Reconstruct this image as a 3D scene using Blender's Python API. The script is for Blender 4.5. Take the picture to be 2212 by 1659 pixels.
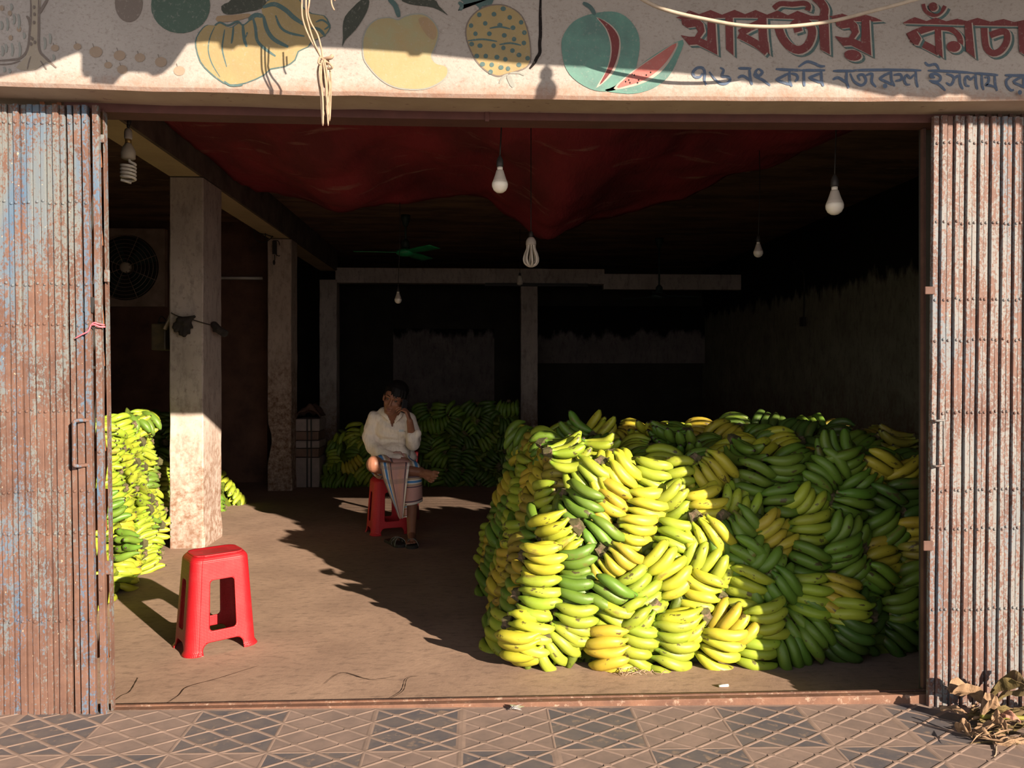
import bpy, bmesh, math, random
from mathutils import Vector, Matrix, noise
random.seed(7)
R = math.radians
for o in list(bpy.data.objects):
    bpy.data.objects.remove(o, do_unlink=True)
SC = bpy.context.scene
COL = SC.collection

# ------------------------------------------------------------------ camera, sky, sun, exposure
EYE, FPX, U0, VH, YAW = 1.35, 1662.0, 1106.0, 797.0, R(2.6)
cam_d = bpy.data.cameras.new('camera')
cam_d.sensor_fit = 'HORIZONTAL'
cam_d.sensor_width = 36.0
cam_d.lens = 36.0 * FPX / 2212.0
cam_d.shift_y = -(829.5 - VH) / 2212.0
cam_d.clip_start = 0.05
cam = bpy.data.objects.new('camera', cam_d)
COL.objects.link(cam)
cam.location = (0, 0, EYE)
cam.rotation_euler = (R(90), 0, -YAW)
SC.camera = cam

SC.view_settings.view_transform = 'Standard'
SC.view_settings.look = 'None'
SC.view_settings.gamma = 1.0
SC.view_settings.use_curve_mapping = False
SC.view_settings.exposure = 0.4

SUN = Vector((-0.82, 1.0, -0.41)).normalized()      # the way the light travels
sun_d = bpy.data.lights.new('sun', 'SUN')
sun_d.energy = 11.5
sun_d.color = (1.0, 0.82, 0.63)
sun_d.angle = R(0.55)
sun = bpy.data.objects.new('sun', sun_d)
COL.objects.link(sun)
sun.rotation_euler = SUN.to_track_quat('-Z', 'Y').to_euler()
sun.location = (6, -8, 6)

W = bpy.data.worlds.new('sky')
SC.world = W
W.use_nodes = True
wn, wl = W.node_tree.nodes, W.node_tree.links
wn.clear()
wo = wn.new('ShaderNodeOutputWorld')
wb = wn.new('ShaderNodeBackground')
wt = wn.new('ShaderNodeTexCoord')
wm = wn.new('ShaderNodeSeparateXYZ')
wr = wn.new('ShaderNodeValToRGB')
wl.new(wt.outputs['Generated'], wm.inputs[0])
wl.new(wm.outputs['Z'], wr.inputs[0])
el = wr.color_ramp.elements
el[0].position, el[0].color = 0.0, (2.5, 2.25, 2.05, 1)
el[1].position, el[1].color = 1.0, (0.16, 0.22, 0.36, 1)
e = wr.color_ramp.elements.new(0.19); e.color = (2.3, 2.15, 2.05, 1)  # horizon band brightened as added fill for the dark interior
e = wr.color_ramp.elements.new(0.34); e.color = (0.62, 0.64, 0.70, 1)
e = wr.color_ramp.elements.new(0.55); e.color = (0.22, 0.27, 0.38, 1)
wl.new(wr.outputs[0], wb.inputs[0])
wb.inputs[1].default_value = 0.72
wl.new(wb.outputs[0], wo.inputs[0])

# ------------------------------------------------------------------ measuring: a photo pixel and a known plane give a place
FW = Vector((math.sin(YAW), math.cos(YAW), 0)); RT = Vector((math.cos(YAW), -math.sin(YAW), 0)); UP = Vector((0, 0, 1))
def ray(u, v): return FW + RT * ((u - U0) / FPX) + UP * ((VH - v) / FPX)
def atY(u, v, Y):
    d = ray(u, v); t = Y / d.y
    return Vector((d.x * t, Y, EYE + d.z * t))
def atZ(u, v, Z=0.0):
    d = ray(u, v); t = (Z - EYE) / d.z
    return Vector((d.x * t, d.y * t, Z))

# ------------------------------------------------------------------ materials
MATS = {}
class NT:
    def __init__(s, name):
        m = bpy.data.materials.new(name); m.use_nodes = True
        s.m, s.n, s.l = m, m.node_tree.nodes, m.node_tree.links
        s.b = s.n['Principled BSDF']; MATS[name] = m
    def new(s, t, **k):
        x = s.n.new(t)
        for a, b in k.items(): setattr(x, a, b)
        return x
    def pos(s): return s.new('ShaderNodeNewGeometry').outputs['Position']
    def obj(s): return s.new('ShaderNodeTexCoord').outputs['Object']
    def mapv(s, v, scale=(1, 1, 1), loc=(0, 0, 0)):
        x = s.new('ShaderNodeMapping'); s.l.new(v, x.inputs[0])
        x.inputs['Scale'].default_value = scale; x.inputs['Location'].default_value = loc
        return x.outputs[0]
    def noise(s, v, scale, detail=4, rough=0.6):
        x = s.new('ShaderNodeTexNoise'); s.l.new(v, x.inputs['Vector'])
        x.inputs['Scale'].default_value = scale; x.inputs['Detail'].default_value = detail; x.inputs['Roughness'].default_value = rough
        return x.outputs['Fac']
    def ramp(s, f, a, b, ca=0.0, cb=1.0):
        x = s.new('ShaderNodeMapRange'); x.clamp = True
        s.l.new(f, x.inputs[0])
        for i, q in enumerate((a, b, ca, cb)): x.inputs[i + 1].default_value = q
        return x.outputs[0]
    def math(s, op, a, b=0.0):
        x = s.new('ShaderNodeMath', operation=op)
        for i, q in enumerate((a, b)):
            if isinstance(q, (int, float)): x.inputs[i].default_value = q
            else: s.l.new(q, x.inputs[i])
        return x.outputs[0]
    def mix(s, f, a, b):
        x = s.new('ShaderNodeMix', data_type='RGBA')
        if isinstance(f, (int, float)): x.inputs[0].default_value = f
        else: s.l.new(f, x.inputs[0])
        for i, q in ((6, a), (7, b)):
            if isinstance(q, tuple): x.inputs[i].default_value = (*q[:3], 1)
            else: s.l.new(q, x.inputs[i])
        return x.outputs[2]
    def bump(s, h, st=0.3, dist=0.005):
        x = s.new('ShaderNodeBump'); s.l.new(h, x.inputs['Height'])
        x.inputs['Strength'].default_value = st; x.inputs['Distance'].default_value = dist
        s.l.new(x.outputs[0], s.b.inputs['Normal'])
    def col(s, c):
        if isinstance(c, tuple): s.b.inputs['Base Color'].default_value = (*c[:3], 1)
        else: s.l.new(c, s.b.inputs['Base Color'])
    def set(s, rough=0.7, metal=0.0, spec=0.3):
        s.b.inputs['Roughness'].default_value = rough; s.b.inputs['Metallic'].default_value = metal
        s.b.inputs['Specular IOR Level'].default_value = spec
        return s.m

def M(name, c1, c2=None, scale=10, lo=0.35, hi=0.65, rough=0.7, bump=0.0, bscale=None, metal=0.0, spec=0.3, space='pos', stretch=(1, 1, 1), c3=None, scale3=60, lo3=0.6, hi3=0.7):
    t = NT(name)
    v = t.mapv(t.pos() if space == 'pos' else t.obj(), stretch)
    if c2 is None: c = c1
    else: c = t.mix(t.ramp(t.noise(v, scale), lo, hi), c1, c2)
    if c3 is not None: c = t.mix(t.ramp(t.noise(v, scale3), lo3, hi3), c if not isinstance(c, tuple) else c, c3)
    t.col(c)
    if bump: t.bump(t.noise(v, bscale or scale * 3), bump)
    return t.set(rough, metal, spec)

# ------------------------------------------------------------------ mesh builder and object helpers
class MB:
    def __init__(s): s.v, s.f, s.mi, s.uv = [], [], [], {}
    def add(s, vs, fs, mi=0):
        k = len(s.v); s.v += [Vector(p) for p in vs]
        for f in fs: s.f.append(tuple(k + i for i in f)); s.mi.append(mi)
        return k
    def box(s, a, b, mi=0):
        x0, y0, z0 = a; x1, y1, z1 = b
        s.add([(x0,y0,z0),(x1,y0,z0),(x1,y1,z0),(x0,y1,z0),(x0,y0,z1),(x1,y0,z1),(x1,y1,z1),(x0,y1,z1)],
              [(0,3,2,1),(4,5,6,7),(0,1,5,4),(1,2,6,5),(2,3,7,6),(3,0,4,7)], mi)
    def bar(s, p, q, w, d, up=(0, 0, 1), mi=0):
        p, q = Vector(p), Vector(q); t = (q - p).normalized(); n = Vector(up)
        a = t.cross(n)
        if a.length < 1e-4: a = t.cross(Vector((0, 1, 0)))
        a.normalize(); b = a.cross(t)
        vs = [c + a * (w / 2 * i) + b * (d / 2 * j) for c in (p, q) for i, j in ((-1,-1),(1,-1),(1,1),(-1,1))]
        s.add(vs, [(0,1,2,3),(7,6,5,4),(0,4,5,1),(1,5,6,2),(2,6,7,3),(3,7,4,0)], mi)
    def tube(s, pts, rad, n=8, caps=True, mi=0, uv=False, shape=None):
        pts = [Vector(p) for p in pts]; k = len(pts)
        if isinstance(rad, (int, float)): rad = [rad] * k
        base = len(s.v); nrm = None
        for i in range(k):
            t = (pts[min(i + 1, k - 1)] - pts[max(i - 1, 0)])
            t = t.normalized() if t.length > 1e-9 else Vector((0, 0, 1))
            if nrm is None:
                nrm = t.cross(Vector((0, 1, 0)))
                if nrm.length < 0.1: nrm = t.cross(Vector((1, 0, 0)))
            nrm = (nrm - t * nrm.dot(t)).normalized(); b = t.cross(nrm)
            for j in range(n):
                a = 2 * math.pi * j / n
                r = rad[i] * (shape(a) if shape else 1)
                s.v.append(pts[i] + nrm * (r * math.cos(a)) + b * (r * math.sin(a)))
                if uv: s.uv[len(s.v) - 1] = (j / n, i / (k - 1))
        for i in range(k - 1):
            for j in range(n):
                j2 = (j + 1) % n
                s.f.append((base + i*n + j, base + i*n + j2, base + (i+1)*n + j2, base + (i+1)*n + j)); s.mi.append(mi)
        if caps:
            s.f.append(tuple(base + j for j in reversed(range(n)))); s.mi.append(mi)
            s.f.append(tuple(base + (k-1)*n + j for j in range(n))); s.mi.append(mi)
    def lathe(s, prof, c=(0, 0, 0), n=20, mi=0, axis='z'):
        c = Vector(c); base = len(s.v)
        for r, h in prof:
            for j in range(n):
                a = 2 * math.pi * j / n
                x, y = max(r, 1e-4) * math.cos(a), max(r, 1e-4) * math.sin(a)
                s.v.append(c + (Vector((x, y, h)) if axis == 'z' else Vector((x, h, y)) if axis == 'y' else Vector((h, x, y))))
        k = len(prof)
        for i in range(k - 1):
            for j in range(n):
                j2 = (j + 1) % n
                s.f.append((base + i*n + j, base + i*n + j2, base + (i+1)*n + j2, base + (i+1)*n + j)); s.mi.append(mi)
        s.f.append(tuple(base + j for j in reversed(range(n)))); s.mi.append(mi)
        s.f.append(tuple(base + (k-1)*n + j for j in range(n))); s.mi.append(mi)
    def ball(s, c, r, n=12, m=8, mi=0, rot=None):
        c = Vector(c); r = Vector((r, r, r)) if isinstance(r, (int, float)) else Vector(r)
        vs = [Vector((0, 0, -r.z))]
        for i in range(1, m):
            p = -math.pi/2 + math.pi * i / m
            for j in range(n):
                a = 2 * math.pi * j / n
                vs.append(Vector((r.x*math.cos(p)*math.cos(a), r.y*math.cos(p)*math.sin(a), r.z*math.sin(p))))
        vs.append(Vector((0, 0, r.z)))
        if rot is not None: vs = [rot @ q for q in vs]
        fs = [(0, 1 + (j+1) % n, 1 + j) for j in range(n)]
        for i in range(m - 2):
            for j in range(n):
                a, b = 1 + i*n + j, 1 + i*n + (j+1) % n
                fs.append((a, b, b + n, a + n))
        t = 1 + (m-2)*n
        fs += [(t + j, t + (j+1) % n, len(vs) - 1) for j in range(n)]
        s.add([c + q for q in vs], fs, mi)
    def cap(s, p, q, r1, r2=None, n=10):
        r2 = r1 if r2 is None else r2
        p, q = Vector(p), Vector(q)
        s.tube([p, q], [r1, r2], n); s.ball(p, r1, n, 6); s.ball(q, r2, n, 6)
    def grid(s, fn, nu, nv, mi=0, uv=True, closed=False):
        base = len(s.v)
        for i in range(nv + 1):
            for j in range(nu + (0 if closed else 1)):
                s.v.append(Vector(fn(j / nu, i / nv)))
                if uv: s.uv[len(s.v) - 1] = (j / nu, i / nv)
        w = nu if closed else nu + 1
        for i in range(nv):
            for j in range(nu):
                j2 = (j + 1) % w if closed else j + 1
                s.f.append((base + i*w + j, base + i*w + j2, base + (i+1)*w + j2, base + (i+1)*w + j)); s.mi.append(mi)
    def poly(s, pts, mi=0): s.add(pts, [tuple(range(len(pts)))], mi)

LOC = {}
def mesh_of(mb, name, mats, smooth=False, off=Vector((0, 0, 0))):
    me = bpy.data.meshes.new(name)
    me.from_pydata([tuple(p - off) for p in mb.v], [], mb.f)
    for m in (mats if isinstance(mats, (list, tuple)) else [mats]): me.materials.append(m)
    for p, i in zip(me.polygons, mb.mi): p.material_index = i; p.use_smooth = smooth
    if mb.uv:
        ul = me.uv_layers.new(name='UVMap')
        for lp in me.loops: ul.data[lp.index].uv = mb.uv.get(lp.vertex_index, (0, 0))
    me.update()
    return me
def tag(o, label=None, cat=None, group=None, kind=None):
    if label: o['label'] = label
    if cat: o['category'] = cat
    if group: o['group'] = group
    if kind: o['kind'] = kind
    return o
def thing(name, loc, label, cat, group=None):
    o = bpy.data.objects.new(name, None); COL.objects.link(o)
    o.empty_display_size = 0.05; o.location = loc; LOC[o.name] = Vector(loc)
    return tag(o, label, cat, group)
def obj(name, mb, mats, parent=None, smooth=False, thick=0, bevel=0, sub=0, label=None):
    """one mesh object; a child keeps its thing's origin"""
    off = Vector((0, 0, 0)); p = parent
    while p is not None:
        if p.name in LOC: off = LOC[p.name]; break
        p = p.parent
    me = mb if isinstance(mb, bpy.types.Mesh) else mesh_of(mb, name, mats, smooth, off)
    if isinstance(mb, bpy.types.Mesh) and off.length: me.transform(Matrix.Translation(-off))
    o = bpy.data.objects.new(name, me); COL.objects.link(o)
    if parent is not None: o.parent = parent
    if thick:
        x = o.modifiers.new('thick', 'SOLIDIFY'); x.thickness = thick; x.offset = 0
    if bevel:
        x = o.modifiers.new('soft edge', 'BEVEL'); x.width = bevel; x.segments = 2; x.limit_method = 'ANGLE'
    if sub:
        x = o.modifiers.new('smooth', 'SUBSURF'); x.levels = sub; x.render_levels = sub
    if label: o['label'] = label
    return o
def struct(name, mb, mats, label=None, smooth=False, bevel=0):
    o = obj(name, mb, mats, None, smooth, bevel=bevel)
    return tag(o, label, None, None, 'structure')
def single(name, mb, mats, label, cat, group=None, **k):
    """a thing that is one mesh, its origin at the middle of its underside"""
    lo = [min(p[i] for p in mb.v) for i in range(3)]; hi = [max(p[i] for p in mb.v) for i in range(3)]
    c = Vector(((lo[0]+hi[0])/2, (lo[1]+hi[1])/2, lo[2]))
    me = mesh_of(mb, name, mats, k.pop('smooth', False), c)
    o = bpy.data.objects.new(name, me); COL.objects.link(o); o.location = c
    if k.get('thick'):
        x = o.modifiers.new('thick', 'SOLIDIFY'); x.thickness = k['thick']; x.offset = 0
    return tag(o, label, cat, group)
def remeshed(mb, name, mat, voxel=0.006, smooth=6, off=Vector((0, 0, 0))):
    """overlapping volumes grown together into one continuous surface"""
    me = mesh_of(mb, name + '_raw', mat)
    o = bpy.data.objects.new(name + '_raw', me); COL.objects.link(o)
    x = o.modifiers.new('r', 'REMESH'); x.mode = 'VOXEL'; x.voxel_size = voxel; x.use_smooth_shade = True
    if smooth:
        y = o.modifiers.new('s', 'SMOOTH'); y.factor = 0.5; y.iterations = smooth
    dg = bpy.context.evaluated_depsgraph_get()
    out = bpy.data.meshes.new_from_object(o.evaluated_get(dg))
    bpy.data.objects.remove(o, do_unlink=True); bpy.data.meshes.remove(me)
    out.name = name
    out.materials.clear(); out.materials.append(mat)
    for p in out.polygons: p.use_smooth = True
    return out
def spline(pts, n=6):
    """Catmull-Rom through the points"""
    P = [Vector(p) for p in pts]
    if len(P) < 3: return P
    out = []
    for i in range(len(P) - 1):
        a, b, c, d = P[max(i-1, 0)], P[i], P[i+1], P[min(i+2, len(P)-1)]
        for k in range(n):
            t = k / n
            out.append(0.5 * ((2*b) + (c-a)*t + (2*a - 5*b + 4*c - d)*t*t + (3*b - a - 3*c + d)*t**3))
    out.append(P[-1])
    return out
def fbm(x, y, z=0.0): return noise.fractal(Vector((x, y, z)), 1.0, 2.0, 4)
# ------------------------------------------------------------------ the setting
GY, FY = 2.87, 2.71                     # plane of the gates, plane of the painted fascia
XL, XR = -1.42, 1.735
def wall_mat(name, base, dark, soot_z=None, soot=(0.012, 0.011, 0.011), stain=None, stain_z=1.2, spec=(0.05, 0.035, 0.03)):
    t = NT(name); p = t.pos()
    n1 = t.noise(p, 3.0, 6); n2 = t.noise(p, 30.0, 5)
    c = t.mix(t.ramp(n1, 0.35, 0.7), base, dark)
    if stain: c = t.mix(t.ramp(t.noise(t.mapv(p, (1, 1, .35)), 17, 7, .75), .5, .68, 0, .75), c, tuple(q*.55 for q in dark))
    c = t.mix(t.ramp(n2, 0.58, 0.75, 0, 0.55), c, spec)
    sp = t.new('ShaderNodeSeparateXYZ'); t.l.new(p, sp.inputs[0]); z = sp.outputs['Z']
    if stain:
        k = t.math('ADD', z, t.math('MULTIPLY', t.math('ADD', t.noise(p, 5.0, 6), -0.5), 1.4))
        m = t.math('MULTIPLY', t.ramp(k, stain_z - 0.35, stain_z + 0.25, 1, 0), t.ramp(t.noise(p, 22, 6, .7), 0.38, 0.62, 0.25, 1))
        c = t.mix(m, c, stain)
    if soot_z is not None:
        k = t.math('ADD', z, t.math('MULTIPLY', t.math('ADD', t.noise(t.mapv(p, (1, 1, 0.4)), 4.5, 7, .65), -0.5), 0.7))
        c = t.mix(t.ramp(k, soot_z - 0.04, soot_z + 0.06), c, soot)
    t.col(c); t.bump(t.noise(p, 40, 5), 0.25, 0.004)
    return t.set(0.9, 0, 0.15)

m_floor = NT('packed_concrete_floor')
p = m_floor.pos()
c = m_floor.mix(m_floor.ramp(m_floor.noise(p, 2.2, 6), 0.35, 0.65), (0.315, 0.22, 0.165), (0.24, 0.165, 0.125))
c = m_floor.mix(m_floor.ramp(m_floor.noise(m_floor.mapv(p, (1, 2.2, 1)), 14, 8, .7), 0.50, 0.68, 0, .7), c, (0.14, 0.097, 0.077))
c = m_floor.mix(m_floor.ramp(m_floor.noise(p, 120, 3), 0.68, 0.74, 0, .8), c, (0.46, 0.34, 0.25))
m_floor.col(c); m_floor.bump(m_floor.noise(p, 25, 8, .7), 0.35, 0.006); m_floor = m_floor.set(0.88, 0, 0.2)
m_crack = M('crack_dark', (0.03, 0.018, 0.013))
m_fascia = NT('painted_plaster')
p = m_fascia.pos()
c = m_fascia.mix(m_fascia.ramp(m_fascia.noise(p, 3, 6), 0.35, 0.68), (0.325, 0.302, 0.285), (0.265, 0.245, 0.23))
c = m_fascia.mix(m_fascia.ramp(m_fascia.noise(m_fascia.mapv(p, (1, 1, 1.5)), 75, 8, .75), 0.52, 0.68, 0, .55), c, (0.13, 0.10, 0.088))
c = m_fascia.mix(m_fascia.ramp(m_fascia.noise(m_fascia.mapv(p, (1, 1, 1)), 90, 5, .7), 0.62, 0.70, 0, .8), c, (0.40, 0.38, 0.36))
sp = m_fascia.new('ShaderNodeSeparateXYZ'); m_fascia.l.new(p, sp.inputs[0])
low = m_fascia.math('ADD', sp.outputs['Z'], m_fascia.math('MULTIPLY', m_fascia.noise(p, 26, 8, .75), 0.16))
c = m_fascia.mix(m_fascia.ramp(low, 2.385, 2.45, .75, 0), c, (0.23, 0.125, 0.085))
m_fascia.col(c); m_fascia.bump(m_fascia.noise(p, 90, 6, .7), 0.5, 0.004); m_fascia = m_fascia.set(0.9, 0, 0.15)
m_soffit = M('cream_soffit', (0.35, 0.27, 0.195), (0.29, 0.215, 0.155), 5, rough=.9, bump=.15, c3=(0.2, 0.13, 0.1), scale3=30, lo3=.64, hi3=.72)
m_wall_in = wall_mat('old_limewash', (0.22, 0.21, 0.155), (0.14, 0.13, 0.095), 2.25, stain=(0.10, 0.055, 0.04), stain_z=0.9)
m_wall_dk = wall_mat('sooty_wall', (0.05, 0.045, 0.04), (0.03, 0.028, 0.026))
m_column = wall_mat('limewashed_column', (0.49, 0.425, 0.385), (0.37, 0.315, 0.28), stain=(0.19, 0.115, 0.08), stain_z=0.8, spec=(0.15, 0.10, 0.08))
m_column_b = wall_mat('stained_column', (0.46, 0.37, 0.31), (0.36, 0.285, 0.24), stain=(0.13, 0.07, 0.04), stain_z=1.35, spec=(0.13, 0.08, 0.06))
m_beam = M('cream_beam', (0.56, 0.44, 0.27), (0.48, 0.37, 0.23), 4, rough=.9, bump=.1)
m_beam_side = M('dark_beam_side', (0.16, 0.12, 0.10), (0.09, 0.07, 0.06), 6, rough=.95, bump=.2)  # right face of the beam, coloured darker than its cream underside
m_ceiling = M('stained_concrete', (0.27, 0.165, 0.115), (0.11, 0.072, 0.056), 2.5, rough=.95, bump=.3, stretch=(.6, 2, 1), c3=(0.40, 0.26, 0.20), scale3=5, lo3=.62, hi3=.75)

# floor of the shop
b = MB()
b.grid(lambda s, t: (-6 + 10.2*s, 2.9 + 10.6*t, 0.004*fbm(s*14, t*14)), 60, 60, uv=False)
floor = struct('floor', b, m_floor, 'worn brown concrete floor of the banana store', smooth=True)
def ribbon3(pts, w, z):
    """a narrow strip lying flat along the points"""
    P = spline(pts, 5); q = MB(); vs = []
    for i, a in enumerate(P):
        t = (P[min(i+1, len(P)-1)] - P[max(i-1, 0)]).normalized(); n = Vector((-t.y, t.x, 0))
        ww = w * (0.35 + 0.65 * abs(math.sin(i * 1.7))) * min(1, 0.3 + 1.4*min(i, len(P)-1-i)/len(P))
        vs += [a + n*ww/2 + Vector((0, 0, z)), a - n*ww/2 + Vector((0, 0, z))]
    q.add(vs, [(2*i, 2*i+1, 2*i+3, 2*i+2) for i in range(len(P)-1)])
    return q
for pts in ([(240, 1522), (262, 1505), (280, 1496), (296, 1470), (297, 1466)],
            [(350, 1528), (385, 1505), (405, 1486), (470, 1468), (560, 1440)],
            [(820, 1524), (855, 1505), (872, 1492), (880, 1468), (905, 1462)],
            [(700, 1480), (740, 1455), (800, 1470), (860, 1462)]):
    obj('floor_crack', ribbon3([atZ(u, v, 0) for u, v in pts], 0.006, 0.005), m_crack, floor)

# street and sidewalk ground
b = MB(); b.box((-14, -16, -0.3), (14, 1.2, -0.05))
struct('street', b, M('dusty_concrete_road', (0.20, 0.165, 0.14), (0.16, 0.135, 0.115), 3, rough=.95), 'dusty street in front of the store')

# fascia over the opening
def fz(x): return 2.305 + 0.0058 * x * x
b = MB(); n = 60
for i in range(n + 1):
    x = -4.2 + 8.4 * i / n; z = fz(x) + 0.0035 * fbm(x*4, 3)
    b.v += [Vector(q) for q in ((x, FY, 3.5), (x, FY + .0015*abs(fbm(x*3, 1)), z + .012), (x, FY + .008, z), (x, 2.93, z + .004), (x, 2.93, 3.5))]
for i in range(n):
    for j in range(4):
        b.f.append((i*5+j, i*5+5+j, i*5+6+j, i*5+1+j)); b.mi.append(1 if j == 2 else 0)
    b.f.append((i*5+4, i*5+9, i*5+5, i*5)); b.mi.append(0)
fascia = struct('wall_front', b, [m_fascia, m_soffit], 'weathered plaster fascia above the wide shop opening', smooth=False)
# walls behind the folded gates, side walls, rear wall, ceiling
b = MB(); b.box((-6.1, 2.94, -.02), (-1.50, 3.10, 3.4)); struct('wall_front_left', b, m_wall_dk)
b = MB()
for a_, c_ in (((1.80, 2.94, -.02), (2.25, 3.06, 3.4)), ((3.95, 2.94, -.02), (4.2, 3.06, 3.4)), ((2.25, 2.94, -.02), (3.95, 3.06, 1.72)), ((2.25, 2.94, 2.12), (3.95, 3.06, 3.4))): b.box(a_, c_)
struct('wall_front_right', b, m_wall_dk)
b = MB()
for k in range(7): b.bar((2.22, 2.98, 1.72 + .062*k + .05), (3.98, 2.98, 1.72 + .062*k - .05), .03, .012, (0, 1, 0))
struct('window_1', b, m_wall_dk, 'slatted vent in the front wall beside the opening')
b = MB(); b.box((4.0, 3.0, -.02), (4.2, 13.6, 3.4)); struct('wall_right', b, m_wall_in, 'side wall with flaking limewash and soot above')
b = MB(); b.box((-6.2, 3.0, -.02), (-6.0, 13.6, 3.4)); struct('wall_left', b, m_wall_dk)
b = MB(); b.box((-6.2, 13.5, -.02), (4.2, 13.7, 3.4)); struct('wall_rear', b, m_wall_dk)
b = MB(); b.box((-1.45, 13.38, 0.25), (0.3, 13.5, 2.05)); b.box((0.95, 13.36, 1.45), (4.0, 13.5, 2.45)); struct('wall_rear_panel', b, wall_mat('pale_panel', (0.21, 0.18, 0.175), (0.14, 0.125, 0.125), 1.95, stain=(.05, .05, .05), stain_z=.7), 'pale plaster patch low on the rear wall')
b = MB(); b.box((-6.2, 2.8, 3.1), (4.2, 13.7, 3.4)); struct('ceiling', b, m_ceiling, 'dark stained concrete ceiling')
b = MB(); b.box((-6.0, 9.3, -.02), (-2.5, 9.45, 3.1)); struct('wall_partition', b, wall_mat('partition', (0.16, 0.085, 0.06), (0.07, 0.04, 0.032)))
# columns and beams
def column(x0, y0, w, d, z1, mat, label, chip=False):
    q = MB(); N = 26
    def sec(z):
        c = 0.008
        return [(x0+c, y0), (x0+w-c, y0), (x0+w, y0+c), (x0+w, y0+d-c), (x0+w-c, y0+d), (x0+c, y0+d), (x0, y0+d-c), (x0, y0+c)]
    for i in range(N + 1):
        z = -0.02 + (z1 + .02) * i / N
        for k, (x, y) in enumerate(sec(z)):
            dx = .004 * fbm(x*9 + k, z*5, y)
            if chip and k in (0, 7) and 0.35 < z < 0.75: dx += 0.045 * math.sin((z-.35)/.4*math.pi)
            if z < .12: dx += (.01 if k in (2, 3) else 0)
            q.v.append(Vector((x + dx, y + .004*fbm(z*6, x, k), z)))
    for i in range(N):
        for k in range(8):
            q.f.append((i*8+k, i*8+(k+1) % 8, i*8+8+(k+1) % 8, i*8+8+k)); q.mi.append(0)
    return struct('pillar', q, mat, label)
column(-2.31, 5.89, 0.25, 0.42, 2.79, m_column, 'square limewashed pillar nearest the street, lit on its lower half')
column(-2.32, 8.64, 0.26, 0.29, 2.79, m_column_b, 'square pillar with brown stains and a chipped left edge behind the nearest one', True)
column(-2.31, 11.4, 0.25, 0.25, 2.66, m_column, 'dim square pillar in the far corner under the rear beam')
column(0.65, 11.4, 0.25, 0.25, 2.62, m_column, 'dim square pillar in the middle of the rear beam')
b = MB()
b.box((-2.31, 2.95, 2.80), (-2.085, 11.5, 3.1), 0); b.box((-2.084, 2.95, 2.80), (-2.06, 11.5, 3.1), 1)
struct('beam', b, [m_beam, m_beam_side], 'cream beam running back over the row of pillars')
b = MB(); b.box((-2.08, 11.42, 2.62), (1.9, 11.62, 2.84)); b.box((1.9, 11.5, 2.55), (4.0, 11.62, 2.78)); struct('beam', b, m_column, 'dim plaster beam across the rear of the store')

# rusty steel over and under the opening
def rust_mat(name, rust=(0.10, 0.052, 0.040), dark=(0.06, 0.03, 0.024), pale=None, paint=None, lo=.45, hi=.6, zlo=None, chips=True, patch=None):
    t = NT(name); p = t.pos()
    c = t.mix(t.ramp(t.noise(p, 9, 6, .7), .35, .65), rust, dark)
    if paint:
        pv = t.mapv(p, (1, 1, 0.16))
        f = t.math('ADD', t.math('MULTIPLY', t.noise(pv, 34, 3, .55), .55), t.math('MULTIPLY', t.noise(t.mapv(p, (1, 1, .6)), 2.6, 4, .55), .45))
        sp = t.new('ShaderNodeSeparateXYZ'); t.l.new(p, sp.inputs[0])
        f = t.math('ADD', f, t.ramp(sp.outputs['Z'], zlo[0], zlo[1], zlo[2], zlo[3]))
        if patch:
            d = t.new('ShaderNodeVectorMath', operation='DISTANCE'); t.l.new(t.mapv(p, (1, 0, .55)), d.inputs[0]); d.inputs[1].default_value = patch
            f = t.math('ADD', f, t.ramp(d.outputs['Value'], .05, .26, .15, 0))
        fine = t.noise(t.mapv(p, (1, 1, .7)), 95, 5, .75)
        m = t.ramp(t.math('ADD', f, t.math('MULTIPLY', t.math('ADD', fine, -.5), 1.15)), lo, hi, 0, .9)
        blue = t.mix(t.ramp(t.noise(pv, 7, 3), .30, .52), paint[0], paint[1])
        c = t.mix(m, c, blue)
    if chips:
        c = t.mix(t.ramp(t.noise(t.mapv(p, (1, 1, .7)), 85, 3, .5), .715, .735), c, (0.30, 0.25, 0.19))
    if pale: c = t.mix(t.ramp(t.noise(p, 28, 6, .75), .56, .66), c, pale)
    t.col(c); t.bump(t.noise(p, 130, 5), .3, .002)
    return t.set(.72, 0, .3)
m_rust = rust_mat('rusty_steel', chips=False)
m_sillsteel = rust_mat('worn_orange_steel', (0.17, 0.088, 0.058), (0.10, 0.052, 0.038), pale=(0.28, 0.20, 0.155), chips=False)
m_lintel = rust_mat('dark_red_steel', (0.095, 0.036, 0.03), (0.07, 0.028, 0.024), chips=False)
b = MB()
for i in range(12):
    x0, x1 = -1.50 + i*.2825, -1.50 + (i+1)*.2825
    za, zb = 2.279 + .0045*x0*x0, 2.279 + .0045*x1*x1
    b.add([(x0, GY, za), (x1, GY, zb), (x1, GY+.09, zb), (x0, GY+.09, za), (x0, GY, za+.04), (x1, GY, zb+.04), (x1, GY+.09, zb+.04), (x0, GY+.09, za+.04)],
          [(0,3,2,1),(4,5,6,7),(0,1,5,4),(2,3,7,6)])
b.box((0.03, GY - .004, 2.272), (0.045, GY + .02, 2.312))
struct('trim_1', b, m_lintel, 'dark red steel channel along the top of the opening')
b = MB()
b.box((-1.50, GY, -.02), (1.80, GY + .03, 0.104)); b.box((-1.50, GY + .045, -.02), (1.80, GY + .06, 0.102)); b.box((-1.5, GY+.028, -.02), (1.8, GY+.05, .085))
struct('trim_2', b, m_sillsteel, 'rusty steel threshold rail across the opening', bevel=.003)
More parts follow.
